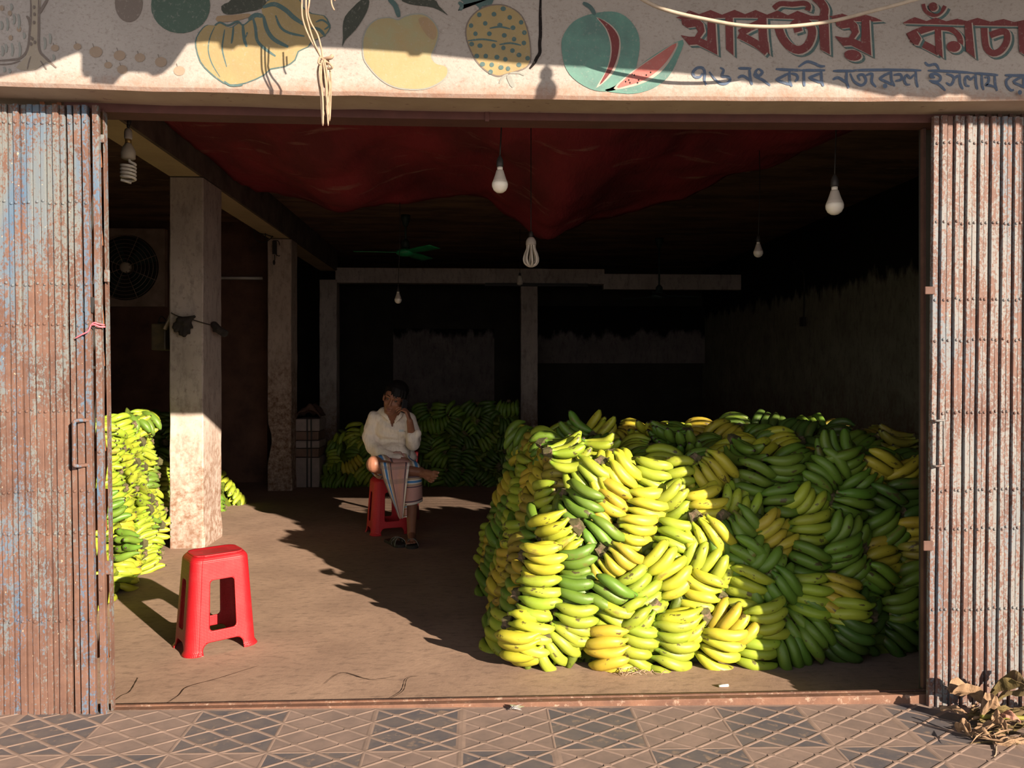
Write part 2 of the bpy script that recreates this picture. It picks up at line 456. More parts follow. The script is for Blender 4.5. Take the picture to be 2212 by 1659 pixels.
b = MB(); b.box((1.742, GY + .06, .1), (1.752, GY + .08, 2.29)); struct('trim_3', b, m_rust, 'dark steel jamb at the edge of the opening')

# ---------------------------------------------------------------- sidewalk of patterned tiles
m_tile_l = M('pale_tile', (0.225, 0.165, 0.140), (0.165, 0.125, 0.110), 9, rough=.8, bump=.15, c3=(0.16, 0.125, 0.11), scale3=24, lo3=.6, hi3=.72)
m_tile_d = M('slate_tile', (0.085, 0.08, 0.09), (0.13, 0.11, 0.105), 9, rough=.7, bump=.15, c3=(0.20, 0.15, 0.12), scale3=26, lo3=.58, hi3=.7)
m_ridge = M('dusty_ridge', (0.245, 0.178, 0.147), (0.185, 0.137, 0.115), 12, rough=.85)
m_grout = M('tile_grout', (0.245, 0.178, 0.147), (0.185, 0.137, 0.115), 14, rough=.95, bump=.2)
def sw(x, y=0): return 0.088 - 0.0118 * x + 0.002
b = MB()
b.add([(-4, 1.2, sw(-4)-.0004), (4, 1.2, sw(4)-.0004), (4, GY, sw(4)-.0004), (-4, GY, sw(-4)-.0004), (-4, 1.2, -.3), (4, 1.2, -.3), (4, GY, -.3), (-4, GY, -.3)],
      [(0,1,2,3),(0,4,5,1),(7,6,5,4),(1,5,6,2),(2,6,7,3),(3,7,4,0)], 3)
T = .315
def rib(x0, y0, x1, y1, w=.014, h=.0016, mi=2):
    d = Vector((x1-x0, y1-y0, 0)); L = d.length
    if L < .004: return
    d /= L; n = Vector((-d.y, d.x, 0)) * w/2; z0, z1 = sw(x0), sw(x1)
    a, c = Vector((x0, y0, z0)), Vector((x1, y1, z1)); u = Vector((0, 0, h))
    b.add([a+n, a-n, c-n, c+n, a+n*.35+u, a-n*.35+u, c-n*.35+u, c+n*.35+u], [(4,5,6,7),(0,1,5,4),(1,2,6,5),(2,3,7,6),(3,0,4,7)], mi)
for row in range(0, 5):
    y1 = GY - .012 - row*T; y0 = y1 - T
    for k in range(-9, 8):
        xa = .259 + T*k; xb = xa + T; g = .003
        dark = (k % 2 == 0) == (row % 2 == 0)
        b.add([(xa+g, y0+g, sw(xa)), (xb-g, y0+g, sw(xb)), (xb-g, y1-g, sw(xb)), (xa+g, y1-g, sw(xa))], [(0,1,2,3)], 1 if dark else 0)
        if row > 2: continue
        jw = (.010, .022, .014, .034, .012)[(k*7 + row*3) % 5]
        rib(xa, y0, xa, y1, jw, .0009); rib(xa, y0, xb, y0, .012, .0009)
        nx, ny = 2, 3; a, h = T/nx, T/ny
        for sgn in (1, -1):
            for j in range(-nx, ny + nx + 1):
                # line y = j*h + sgn*(h/a)*(x) inside the tile
                x_0, x_1 = 0.0, T
                ya, yb = j*h, j*h + sgn*h/a*T
                def clip(xx): return j*h + sgn*h/a*xx
                pts = []
                for lim in (0, T):
                    xx = (lim - j*h) / (sgn*h/a)
                    if 0 < xx < T: pts.append(xx)
                cand = sorted(set([q for q in [0.0, T] if -1e-6 <= clip(q) <= T + 1e-6] + pts))
                if len(cand) >= 2:
                    rib(xa + cand[0], y0 + clip(cand[0]), xa + cand[-1], y0 + clip(cand[-1]))
        for i in range(nx * 2 + 1):
            for j in range(ny * 2 + 1):
                if (i + j) % 2 == 0 and 0 < i < nx*2 and 0 < j < ny*2:
                    cx, cy = xa + i*a/2, y0 + j*h/2; z = sw(cx)
                    b.box((cx-.012, cy-.007, z), (cx+.012, cy+.007, z+.0021), 2)
struct('sidewalk', b, [m_tile_l, m_tile_d, m_ridge, m_grout], 'sidewalk of alternating pale and slate tiles with a raised lattice pattern')

# ---------------------------------------------------------------- the sliding lattice gates, folded to both sides
m_gate_l = rust_mat('blue_paint_over_rust', (0.132, 0.074, 0.056), (0.085, 0.046, 0.036), paint=((0.035, 0.11, 0.215), (0.125, 0.145, 0.15)), lo=.50, hi=.60, zlo=(.5, 2.2, -.02, .05), patch=(-1.66, 0, 1.98*.55))
m_gate_r = rust_mat('grey_blue_paint_over_rust', (0.145, 0.082, 0.066), (0.10, 0.054, 0.045), paint=((0.10, 0.14, 0.18), (0.17, 0.18, 0.185)), lo=.49, hi=.59, zlo=(.3, 2.1, .0, .035))
m_orange = rust_mat('orange_primer', (0.24, 0.085, 0.03), (0.15, 0.06, 0.032), chips=False)
RIV = {}
for m_ in (m_gate_l, m_gate_r):
    q = MB(); q.ball((0, 0, 0), (.0062, .0042, .0062), 8, 5); RIV[m_.name] = bpy.data.objects.new('rivet', mesh_of(q, 'rivet', m_, True))
def picket(x, w, d, y, z0, z1, lean, rivets, root, mat, px):
    q = MB(); N = 14
    prof = [(-w/2, 0), (-w/2, -d*.82), (-w*.40, -d), (w*.40, -d), (w/2, -d*.82), (w/2, 0)]
    for i in range(N + 1):
        z = z0 + (z1-z0)*i/N; sx = x + lean*(z-1.2) + .0022*fbm(px*3.1, z*2.5)
        for a, e in prof: q.v.append(Vector((sx + a, y + e + .001*fbm(z*3, px), z)))
    for i in range(N):
        for k in range(6):
            q.f.append((i*6+k, i*6+(k+1) % 6, i*6+6+(k+1) % 6, i*6+6+k)); q.mi.append(0)
    q.f += [tuple(range(5, -1, -1)), tuple(N*6 + k for k in range(6))]; q.mi += [0, 0]
    o = obj('picket', q, mat, root)
    for z in rivets:
        zz = z + random.uniform(-.005, .005); r = RIV[mat.name].copy(); COL.objects.link(r); r.parent = o
        r.location = Vector((x + lean*(zz-1.2) + random.uniform(-.002, .002), y - d - .0005, zz)) - LOC[root.name]
    return o
gl = thing('folding_gate', (-1.6, GY, .1), 'rusty steel folding gate with bright blue paint patches, tied with pink string', 'gate')
ZL = [2.235, 1.95, 1.655, 1.51, 1.20, .91, .76, .445]
edges = [-52, -39, -26, -13, 0, 12, 22, 35, 45.5, 60, 72.6, 86, 99, 116, 128, 143.5, 157, 168]
def gx(u, y=GY): return atY(u, 880, y).x
LEAN = -0.0135
px_list = [((a + c)/2 + 0, (c - a)) for a, c in zip(edges, edges[1:])]
for i, (u, wpx) in enumerate(px_list):
    x = gx(u - 11); w = wpx * GY / FPX * .89
    picket(x, w, .016 + .004*(i % 3 == 0), GY - .012 - .006*(i % 2), .104, 2.30, LEAN, ZL, gl, m_gate_l, i)
for j, (u0, u1, yy) in enumerate(((173, 184, 0), (187, 202, -.004), (206, 219, -.006), (228, 242, -.006))):
    x = gx((u0 + u1)/2 - 11); w = (u1-u0) * GY / FPX * .9
    picket(x, w, .02, GY - .01 + yy, .104, 2.30, LEAN, ZL if j < 3 else [2.24, .56, 1.05], gl, m_gate_l, 40 + j)
b = MB(); x = gx(233)
b.add([(x + LEAN*(z-1.2) + a, y, z) for z in (.104, 2.29) for a, y in ((0, GY-.008), (.003, GY-.008), (.003, GY+.02), (0, GY+.02))], [(0,3,2,1),(4,5,6,7),(0,1,5,4),(1,2,6,5),(2,3,7,6),(3,0,4,7)])
obj('end_bar', b, m_gate_l, gl)
b = MB()
xs = [gx(u - 11) for u in (-40, 20, 60, 100, 140, 165, 180, 195, 213, 235)]
for z in (2.235, 1.95, 1.655, 1.51, 1.20, .91, .76, .445):
    for s in (1, -1):
        for a, c in zip(xs[3:], xs[4:]):
            dz = .30 * s
            b.bar((a + LEAN*(z-1.2), GY + .012 + .006*s, z - dz/2), (c + LEAN*(z-1.2), GY + .012 + .006*s, z + dz/2), .016, .004, (0, 1, 0))
obj('lattice', b, m_orange, gl, label='orange crossed flats behind the pickets')
b = MB()   # pull handle
hx = gx(190)
b.tube(spline([(hx+.018, GY-.03, 1.165), (hx-.012, GY-.062, 1.165), (hx-.016, GY-.064, 1.145), (hx-.016, GY-.064, 1.06), (hx-.016, GY-.064, 1.02), (hx-.012, GY-.062, 1.005), (hx+.018, GY-.03, 1.005)], 5), .007, 8)
obj('handle', b, m_gate_l, gl, smooth=True)
b = MB()
x = gx(225) + LEAN*.45
for a_, c_ in (((x-.012, GY-.036, 1.60), (x+.010, GY-.03, 1.64)), ((x+.014, GY-.02, 1.665), (x+.034, GY-.014, 1.71)), ((x+.01, GY-.022, .605), (x+.045, GY-.016, .655)), ((x+.0, GY-.02, 2.17), (x+.014, GY-.012, 2.20))):
    b = MB(); b.box(a_, c_); obj('hasp', b, m_gate_l, gl, bevel=.003)
b = MB(); x = gx(212)
b.bar((x-.02, GY-.030, 1.555), (x-.013, GY-.030, 1.61), .035, .004, (0, 1, 0)); obj('lock_plate', b, M('black_steel', (.02, .02, .02), rough=.5), gl)

gr = thing('folding_gate', (2.0, GY, .06), 'rusty steel folding gate with pale grey-blue paint beside the tall banana pile', 'gate')
edges = [1994, 2009, 2023, 2038, 2050, 2063, 2077, 2090, 2102, 2115, 2128, 2139, 2152, 2165, 2177, 2190, 2203, 2216, 2230, 2244, 2258]
ZR = [2.21, 1.905, 1.615, 1.46, 1.185, .89, .745, .44, .155]
for i, (a, c) in enumerate(zip(edges, edges[1:])):
    x = gx((a + c)/2 + 7); w = (c-a) * GY / FPX * (.88 if i != 1 else .95)
    picket(x, w, .016 + .004*(i % 2), GY - .012 - .005*(i % 2), .055, 2.31, .010, ZR, gr, m_gate_r, 70 + i)
b = MB(); x0 = gx(2001)
for a_, c_ in (((x0-.026, GY-.036, 1.632), (x0+.014, GY-.03, 1.662)), ((x0-.032, GY-.036, .662), (x0+.006, GY-.03, .70))):
    b = MB(); b.box(a_, c_); obj('hasp', b, m_rust, gr, bevel=.003)
b = MB()
for z in (1.155, .985): b.tube(spline([(x0-.005, GY-.03, z), (x0-.002, GY-.06, z), (x0+.03, GY-.062, z+.003), (x0+.036, GY-.03, z)], 4), .0045, 6)
b.tube([(x0+.03, GY-.062, 1.155), (x0+.03, GY-.062, .985)], .0045, 6)
obj('handle', b, m_gate_r, gr, smooth=True)
b = MB()
for z in ZR:
    for s in (1, -1):
        for k in range(2, 18, 2):
            a, c = gx(edges[k] + 7), gx(edges[k+2] + 7)
            b.bar((a, GY + .012 + .006*s, z - .15*s), (c, GY + .012 + .006*s, z + .15*s), .016, .004, (0, 1, 0))
obj('lattice', b, m_rust, gr, label='rusty crossed flats behind the pickets')

# pink string on the left gate
b = MB(); P = lambda u, v, y: atY(u, v, y)
y = GY - .045
b.tube(spline([P(164, 730, y), P(178, 722, y-.004), P(190, 716, y-.004), P(197, 702, y-.006), P(204, 697, y-.006), P(214, 700, y), P(226, 702, y+.005)], 5), .0026, 6)
b.tube(spline([P(198, 701, y-.006), P(206, 702, y-.008), P(216, 706, y-.004), P(227, 706, y+.005)], 5), .003, 6)
single('pink_string', b, M('pink_plastic', (.75, .12, .16), rough=.4), 'thin pink plastic string tied round two bars of the gate', 'string', smooth=True)
# ---------------------------------------------------------------- paint on the fascia: shapes lie on its front face
sign = thing('painted_sign', (0, FY, 2.33), 'faded hand-painted fruit pictures and Bengali lettering on the shop fascia', 'sign')
def paint_mat(name, c, fade=.25, c2=None):
    t = NT('paint_' + name); p = t.pos()
    cc = t.mix(t.ramp(t.noise(p, 12, 5), .35, .65), c, c2 or tuple(x*.82 for x in c))
    m = t.ramp(t.noise(p, 75, 6, .75), .56, .70, 0, .45)
    cc = t.mix(m, cc, (0.30, 0.28, 0.265))
    t.col(t.mix(fade, cc, (0.31, 0.288, 0.272))); t.bump(t.noise(p, 90, 6, .7), .4, .003)
    return t.set(.85, 0, .2)
PM = dict(yellow=paint_mat('yellow', (0.238, 0.168, 0.036), .28), ochre=paint_mat('ochre', (0.224, 0.132, 0.040), .3), teal=paint_mat('teal', (0.030, 0.086, 0.092), .12), green=paint_mat('green', (0.023, 0.066, 0.050), .12),
          red=paint_mat('red', (0.125, 0.022, 0.026), .06), blue=paint_mat('blue', (0.040, 0.079, 0.152), .12), wall=paint_mat('ground', (0.330, 0.277, 0.244), .3), melon=paint_mat('melon', (0.033, 0.119, 0.112), .18, (0.053, 0.198, 0.165)),
          pink=paint_mat('pink', (0.343, 0.066, 0.059), .2), brown=paint_mat('brown', (0.066, 0.043, 0.033), .3), dk=paint_mat('dark_green', (0.023, 0.033, 0.026), .08), mango=paint_mat('mango', (0.251, 0.178, 0.046), .3, (0.218, 0.211, 0.086)),
          black=paint_mat('black', (0.008, 0.006, 0.006), 0), lime=paint_mat('lime', (0.218, 0.165, 0.092), .4), grey=paint_mat('grey', (0.145, 0.178, 0.165), .4), orange=paint_mat('orange', (0.198, 0.112, 0.040), .45), trunk=paint_mat('trunk', (0.238, 0.198, 0.132), .4))
LAY = [0]
def pw(u, v, lay):
    return atY(u, v, FY - .0010 - .00035*lay)
def pin(pts, crop):
    x0, y0, s = crop
    return [(x0 + a/s, y0 + c/s) for a, c in pts]
def shape(pts, lay, mb):
    lay = lay + .06*len(mb.f)
    P = [pw(u, v, lay) for u, v in pts]
    mb.poly(P)
def smooth2(pts, n=4, closed=True):
    k = len(pts); out = []
    for i in range(k if closed else k - 1):
        g = lambda j: Vector((*pts[j % k], 0)) if closed else Vector((*pts[min(max(j, 0), k-1)], 0))
        a, b_, c_, d_ = g(i-1), g(i), g(i+1), g(i+2)
        for q in range(n):
            t = q/n; r = 0.5*((2*b_) + (c_-a)*t + (2*a-5*b_+4*c_-d_)*t*t + (3*b_-a-3*c_+d_)*t**3)
            out.append((r.x, r.y))
    if not closed: out.append(tuple(pts[-1]))
    return out
def stroke(pts, w, lay, mb, sm=4, taper=True, dx=0, dy=0, grow=0):
    P = smooth2(pts, sm, False) if sm > 1 else pts
    lay = lay + .004*len(mb.f)
    n = len(P); L, Rr = [], []
    for i, (x, y) in enumerate(P):
        x1, y1 = P[min(i+1, n-1)]; x0, y0 = P[max(i-1, 0)]
        tx, ty = x1-x0, y1-y0; l = math.hypot(tx, ty) or 1
        ww = (w + grow)/2 * (min(1, .55 + 2.2*min(i, n-1-i)/n) if taper else 1)
        L.append(pw(x - ty/l*ww + dx, y + tx/l*ww + dy, lay)); Rr.append(pw(x + ty/l*ww + dx, y - tx/l*ww + dy, lay))
    mb.add([q for pr in zip(L, Rr) for q in pr], [(2*i, 2*i+1, 2*i+3, 2*i+2) for i in range(n-1)])
def ell(cx, cy, rx, ry, n=16, rot=0):
    return [(cx + rx*math.cos(2*math.pi*i/n)*math.cos(rot) - ry*math.sin(2*math.pi*i/n)*math.sin(rot), cy + rx*math.cos(2*math.pi*i/n)*math.sin(rot) + ry*math.sin(2*math.pi*i/n)*math.cos(rot)) for i in range(n)]
def grow(pts, d):
    cx = sum(a for a, _ in pts)/len(pts); cy = sum(c for _, c in pts)/len(pts)
    return [(cx + (a-cx)*(1 + d/max(20, math.hypot(a-cx, c-cy))), cy + (c-cy)*(1 + d/max(20, math.hypot(a-cx, c-cy)))) for a, c in pts]
def part_paint(name, items, parent=None):
    """items: (material, list of ('p'|'s', ...))"""
    root = None
    for k, (mk, mb) in enumerate(items):
        o = obj(name if k == 0 else 'painted_detail', mb, PM[mk], root or parent or sign)
        if k == 0: root = o
    return root
C1, C2, C3, C4, C5, C6 = (1440, 0, 4.424), (1900, 0, 7.09), (400, 0, 6.9125), (980, 0, 4.254), (0, 0, 5.267), (720, 0, 7.9)

# mango
body = smooth2(pin([(490,800),(500,640),(580,450),(740,320),(950,290),(1100,325),(1210,270),(1380,228),(1560,240),(1700,340),(1790,480),(1800,620),(1750,800),(1690,940),(1720,1050),(1800,1110),(1920,1135),(1970,1210),(1930,1330),(1790,1440),(1550,1530),(1200,1530),(950,1460),(750,1320),(600,1150),(510,1000)], C6), 3)
a = MB(); shape(body, 1, a); g = MB(); shape(grow(body, -3.0), 2, g); h = MB(); shape(smooth2(pin([(1450,330),(1600,300),(1740,450),(1760,600),(1700,680),(1560,560)], C6), 3), 3, h)
s = MB(); stroke(pin([(940,-30),(1060,100),(1120,290)], C6), 11, 3, s)
part_paint('painted_mango', [('grey', a), ('mango', g), ('ochre', h), ('teal', s)])
a = MB(); shape(smooth2(pin([(600,-30),(600,120),(520,300),(400,480),(290,600),(200,690),(150,800),(165,640),(160,450),(200,280),(330,130),(470,0)], C6), 2), 1, a)
shape(smooth2(pin([(1150,-20),(1300,70),(1500,100),(1700,130),(1870,210),(1960,262),(1800,100),(1680,-30)], C6), 2), 1, a)
part_paint('painted_leaf', [('dk', a)])
# pineapple
body = smooth2(pin([(105,300),(130,190),(220,90),(350,40),(480,45),(600,110),(660,200),(700,340),(715,500),(700,590),(640,640),(480,690),(400,705),(300,660),(200,560),(130,420)], C4), 3)
a = MB(); shape(body, 1, a); g = MB(); shape(grow(body, -3), 2, g); d = MB()
for x, y in [(160,235),(290,215),(425,230),(545,255),(620,205),(200,310),(328,310),(465,325),(650,300),(555,360),(165,405),(242,420),(367,420),(457,440),(645,395),(540,465),(212,515),(295,515),(398,525),(600,505),(680,535),(475,545),(265,590),(350,595),(435,620),(340,660),(500,630),(600,595),(515,160),(455,80),(370,130),(235,135)]:
    shape(pin(ell(x, y, 20 + 5*random.random(), 22, 10), C4), 3, d)
for x0, y0, x1 in ((130, 375, 400), (330, 260, 520), (420, 410, 620)): stroke(pin([(x0, y0), ((x0+x1)/2, y0-14), (x1, y0+6)], C4), 4, 3, d)
l = MB(); shape(pin([(40,100),(60,50),(110,38),(200,42),(232,70),(235,95),(260,60),(350,40),(380,-30),(20,-30),(90,20)], C4), 3, l); stroke(pin([(45, 20), (75, 50), (60, 95)], C4), 8, 3, l)
s = MB(); stroke(pin([(500,690),(520,740),(550,800)], C4), 10, 1, s); stroke(pin([(500,680),(450,710),(420,765)], C4), 4, 1, s); stroke(pin([(520,670),(600,670),(650,692)], C4), 4, 1, s)
part_paint('painted_pineapple', [('brown', a), ('yellow', g), ('teal', d), ('teal', l), ('grey', s)])
# water melon and its slice
a = MB(); shape(smooth2(pin([(990,430),(1010,320),(1100,200),(1250,132),(1450,105),(1580,150),(1680,270),(1710,400),(1690,560),(1650,700),(1560,800),(1400,840),(1250,815),(1100,720),(1020,600)], C4), 3), 1, a)
g = MB(); shape(smooth2(pin([(1310,158),(1430,215),(1508,300),(1535,400),(1518,540),(1456,685),(1310,808),(1395,660),(1436,520),(1436,390),(1392,260)], C4), 3), 2, g)
h = MB(); shape(smooth2(pin([(1325,165),(1428,225),(1500,310),(1522,400),(1500,540),(1440,670),(1340,780),(1410,640),(1448,520),(1448,390),(1405,262)], C4), 3), 3, h)
s = MB(); stroke(pin([(1188,25),(1255,65),(1300,135)], C4), 9, 3, s)
part_paint('painted_melon', [('melon', a), ('wall', g), ('red', h), ('teal', s)])
a = MB(); shape(smooth2(pin([(2105,365),(2065,530),(1985,690),(1880,785),(1750,842),(1600,862),(1390,832),(1480,790),(1650,650),(1850,500)], C4), 3), 1, a)
g = MB(); shape(smooth2(pin([(2060,385),(2005,530),(1900,665),(1760,755),(1600,805),(1470,812),(1640,655),(1850,510)], C4), 3), 2, g)
h = MB(); shape(smooth2(pin([(2045,395),(1985,525),(1880,645),(1750,735),(1600,785),(1500,800),(1650,660),(1850,520)], C4), 3), 3, h)
d = MB()
for x, y in ((1640,685),(1660,690),(1610,735),(1580,750),(1700,735),(1690,760),(1770,690),(1810,665),(1620,760)): shape(pin(ell(x, y, 7, 9, 8), C4), 4, d)
part_paint('painted_melon_slice', [('melon', a), ('wall', g), ('pink', h), ('black', d)])
# banana bunch
mass = smooth2(pin([(150,700),(160,560),(250,420),(330,370),(440,380),(500,330),(600,400),(700,400),(780,340),(860,370),(950,300),(1050,230),(1170,240),(1140,120),(1200,40),(1300,-30),(1700,-30),(1760,100),(1900,200),(2080,230),(2150,330),(2170,420),(2080,540),(1900,620),(1850,700),(1700,770),(1650,900),(1500,1000),(1280,1040),(1180,1130),(900,1250),(650,1275),(500,1200),(350,1080),(220,930)], C3), 2)
a = MB(); shape(mass, 1, a); g = MB(); shape(grow(mass, -3), 2, g); s = MB()
for pts, w in (([(440,400),(370,560),(345,750),(400,950),(520,1150)], 2.2), ([(590,440),(565,600),(555,750),(620,1000)], 3), ([(720,400),(710,520),(690,650)], 4), ([(860,360),(870,500),(885,600),(920,700)], 6), ([(1010,260),(1050,420),(1075,600),(1180,720),(1350,840)], 6),
              ([(1170,240),(1220,440),(1330,590),(1540,700)], 8), ([(1350,230),(1420,400),(1550,490),(1780,540)], 5), ([(1160,110),(1330,62),(1500,150),(1620,260),(1780,370)], 9), ([(440,380),(520,335),(640,380),(780,320),(850,380)], 4),
              ([(950,300),(1050,225),(1170,245)], 9), ([(1880,420),(2000,440),(2090,540)], 6), ([(1950,330),(2050,300),(2150,380),(2080,440)], 4), ([(900,560),(930,480)], 3), ([(580,1210),(680,1275),(860,1270)], 4)):
    stroke(pin(pts, C3), w*1.1, 3, s)
d = MB(); shape(smooth2(pin([(540,90),(650,30),(760,-30),(1190,-30),(1150,120),(960,170),(700,215),(570,195)], C3), 2), 3, d)
h = MB(); shape(smooth2(pin([(480,240),(700,225),(960,200),(940,260),(700,320),(480,320)], C3), 2), 3, h)
part_paint('painted_banana_bunch', [('teal', a), ('yellow', g), ('teal', s), ('dk', d), ('ochre', h)])
# round green fruit, faded brown fruit, tree with roots, reeds and small oranges
a = MB(); shape(ell(390, 12, 64, 60, 26), 1, a); part_paint('painted_round_fruit', [('green', a)])
a = MB(); shape(ell(278, 6, 30, 42, 22), 1, a); part_paint('painted_faded_fruit', [('brown', a)])
a = MB(); shape(smooth2(pin([(345,-30),(360,150),(330,350),(310,560),(290,650),(180,770),(300,800),(420,785),(520,710),(640,760),(450,590),(440,350),(445,150),(460,-30)], C5), 2), 1, a)
s = MB()
for pts, w in (([(348,-20),(352,150),(338,350),(312,560),(230,660),(120,680),(-20,690)], 5), ([(440,-20),(440,300),(445,560),(520,660),(640,770)], 5), ([(545,-20),(480,90),(440,160)], 6), ([(300,180),(330,230),(345,330)], 5), ([(350,640),(330,700),(310,790)], 3), ([(460,690),(500,750),(530,790)], 3), ([(-20,735),(120,725),(230,690)], 3)): stroke(pin(pts, C5), w, 2, s)
for q in ((385,80),(390,160),(385,255),(350,430),(365,440),(395,480),(350,500)): shape(pin(ell(*q, 14, 22, 8), C5), 2, s)
part_paint('painted_tree', [('trunk', a), ('brown', s)])
a = MB(); d = MB()
for x, y, h_ in ((20,520,120),(60,500,100),(130,490,150),(215,480,170),(150,160,120),(205,160,170),(75,200,150),(10,240,100),(120,40,80),(265,370,70),(500,420,140),(560,380,120),(600,620,70),(40,760,60),(100,780,50)):
    stroke(pin([(x, y), (x + 14, y + h_/2), (x + 4, y + h_)], C5), 5, 1, a)
for x, y, r in ((215, 330, 26), (110, 150, 24), (20, 90, 26), (120, 430, 24)): shape(pin(ell(x, y, r, r*1.3, 10), C5), 1, d)
part_paint('painted_reeds', [('grey', a), ('orange', d)])
for x, y, r in ((625,545,45),(880,530,45),(1090,590,75),(1360,630,68),(1590,655,60),(1830,705,68),(2040,805,65),(1230,740,45),(1390,790,60)):
    a = MB(); s = MB(); shape(pin(ell(x, y, r, r*.85, 16), C5), 1, a); stroke(pin([(x - r*.3, y - r*.7), (x - r*.5, y - r*1.3)], C5), 2.5, 2, s, 1)
    part_paint('painted_small_fruit', [('orange', a), ('brown', s)])
# long crack in the plaster
a = MB(); stroke(pin([(800,-30),(795,120),(798,300),(790,400),(792,480),(765,530),(740,580),(700,630)], C4), 7, 2, a); part_paint('plaster_crack', [('black', a)])

# lettering
red, shade, lite = MB(), MB(), MB()
def big(kind, pts, crop, w=None, sm=3, off=(7, 5)):
    q = pin(pts, crop)
    if kind == 'p':
        if sm > 1: q = smooth2(q, sm)
        shape(q, 4, red); shape([(x+off[0], y+off[1]) for x, y in grow(q, 1.5)], 1, shade); shape([(x+off[0]*.35, y+off[1]*.35) for x, y in grow(q, .8)], 2, lite)
    else:
        w = w / crop[2]
        stroke(q, w, 4, red, sm, False); stroke(q, w, 1, shade, sm, False, off[0], off[1], 3); stroke(q, w, 2, lite, sm, False, off[0]*.35, off[1]*.35, 1.5)
big('p', [(90,165),(150,150),(215,97),(310,135),(420,95),(530,140),(650,93),(750,135),(850,95),(960,140),(1060,100),(1160,145),(1250,103),(1380,150),(1460,150),(1560,155),(1680,130),(1790,168),(1900,140),(2000,170),(2065,200),(1960,207),(1700,200),(1440,190),(970,172),(640,168),(140,185)], C1, sm=1)
YA = [(140,185),(150,235),(200,265),(275,255),(300,300),(270,350),(215,350),(135,335),(215,430),(290,425),(380,470),(485,525),(475,380),(465,180),(392,180),(388,392),(320,362),(365,300),(350,225),(310,185)]
big('p', YA, C1, sm=1)
big('p', [(560,150),(568,470),(640,530),(632,150)], C1, sm=1)
big('s', [(700,318),(790,265),(890,220)], C1, 70); big('s', [(690,330),(760,365),(860,420),(960,500)], C1, 72); big('s', [(912,150),(918,300),(930,440)], C1, 82); big('p', [(888,420),(972,400),(985,522)], C1, sm=1)
big('s', [(1215,285),(1255,275),(1290,262)], C1, 60); big('s', [(1070,265),(1100,350),(1170,440),(1260,478),(1340,440),(1385,350),(1385,270),(1330,215),(1250,210),(1205,255)], C1, 78)
big('p', [(1450,150),(1470,470),(1560,520),(1545,150)], C1, sm=1); big('s', [(1495,170),(1510,90),(1470,20),(1400,-40)], C1, 78)
big('s', [(1025,80),(1085,35),(1200,40),(1310,30),(1355,55),(1345,100)], C1, 50)
big('p', [(a + 1472, c + 8) for a, c in YA], C1, sm=1); big('p', ell(1780, 528, 84, 52, 14, .15), C1, sm=1)
O2 = (5, 4)
big('p', [(365,345),(450,300),(540,262),(720,322),(860,268),(1020,325),(1190,285),(1340,322),(1500,272),(1700,332),(1900,290),(2060,337),(2240,300),(2240,400),(1650,392),(940,372),(365,357)], C2, sm=1)
big('s', [(890,300),(895,500),(905,700)], C2, 98); big('p', [(855,690),(953,640),(968,880),(860,800)], C2, sm=1); big('s', [(430,560),(600,480),(860,395)], C2, 105); big('s', [(480,590),(640,660),(910,800)], C2, 110); big('p', [(415,515),(560,470),(640,590),(590,690),(520,680)], C2, sm=1)
big('s', [(930,420),(1080,440),(1200,530),(1240,640),(1220,740)], C2, 85); big('p', ell(1135, 712, 105, 85, 16), C2, sm=1)
big('p', [(1300,340),(1325,780),(1462,890),(1408,340)], C2, sm=1)
big('s', [(1600,340),(1608,560),(1640,740),(1740,815),(1860,770),(1945,640),(1950,520),(1900,480),(1800,500),(1690,540)], C2, 100)
big('p', [(2120,340),(2140,790),(2240,850),(2240,340)], C2, sm=1)
big('s', [(668,60),(700,160),(790,225),(880,225),(960,165),(1003,90)], C2, 58); big('p', ell(820, 102, 70, 68, 16), C2, sm=1)
o = obj('red_lettering', red, PM['red'], sign); obj('letter_outline', shade, PM['teal'], o); obj('letter_highlight', lite, PM['wall'], o)
blue = MB()
def thin(pts, crop, w, sm=4): stroke(pin(pts, crop), w / crop[2], 1 + .25*(len(blue.f) % 3), blue, sm)
for pts in ([(345,700),(320,735),(275,735),(250,695),(290,650),(345,650),(365,700),(362,770),(380,812)], [(512,645),(545,670),(530,725),(590,735),(605,770),(550,802),(480,775),(408,685)], [(685,652),(810,655)], [(790,652),(800,750),(818,812)], [(680,745),(730,725),(800,770)],
            [(880,655),(915,690),(880,725),(848,692),(878,655)], [(838,700),(850,730),(920,765),(992,818)], [(1042,660),(1180,668),(1290,672)], [(1175,665),(1176,770),(1198,828)], [(1042,765),(1100,735),(1168,700)], [(1050,765),(1110,785),(1185,810)], [(1190,700),(1240,715),(1252,750),(1228,778)],
            [(1310,660),(1312,760),(1318,825)], [(1260,640),(1340,590),(1410,605),(1470,632),(1515,632)], [(1290,672),(1515,672)], [(1478,672),(1482,770),(1500,825)], [(1355,745),(1470,700)], [(1360,745),(1478,790)], [(1590,678),(1800,678)], [(1722,678),(1718,770),(1742,842)], [(1588,760),(1645,742),(1720,795)],
            [(1755,700),(1790,775),(1860,815),(1905,775),(1880,715),(1830,725),(1850,770)], [(1905,720),(1965,705),(1960,780),(2002,832)], [(1780,672),(2000,668),(2212,666)]):
    thin(pts, C1, 27)
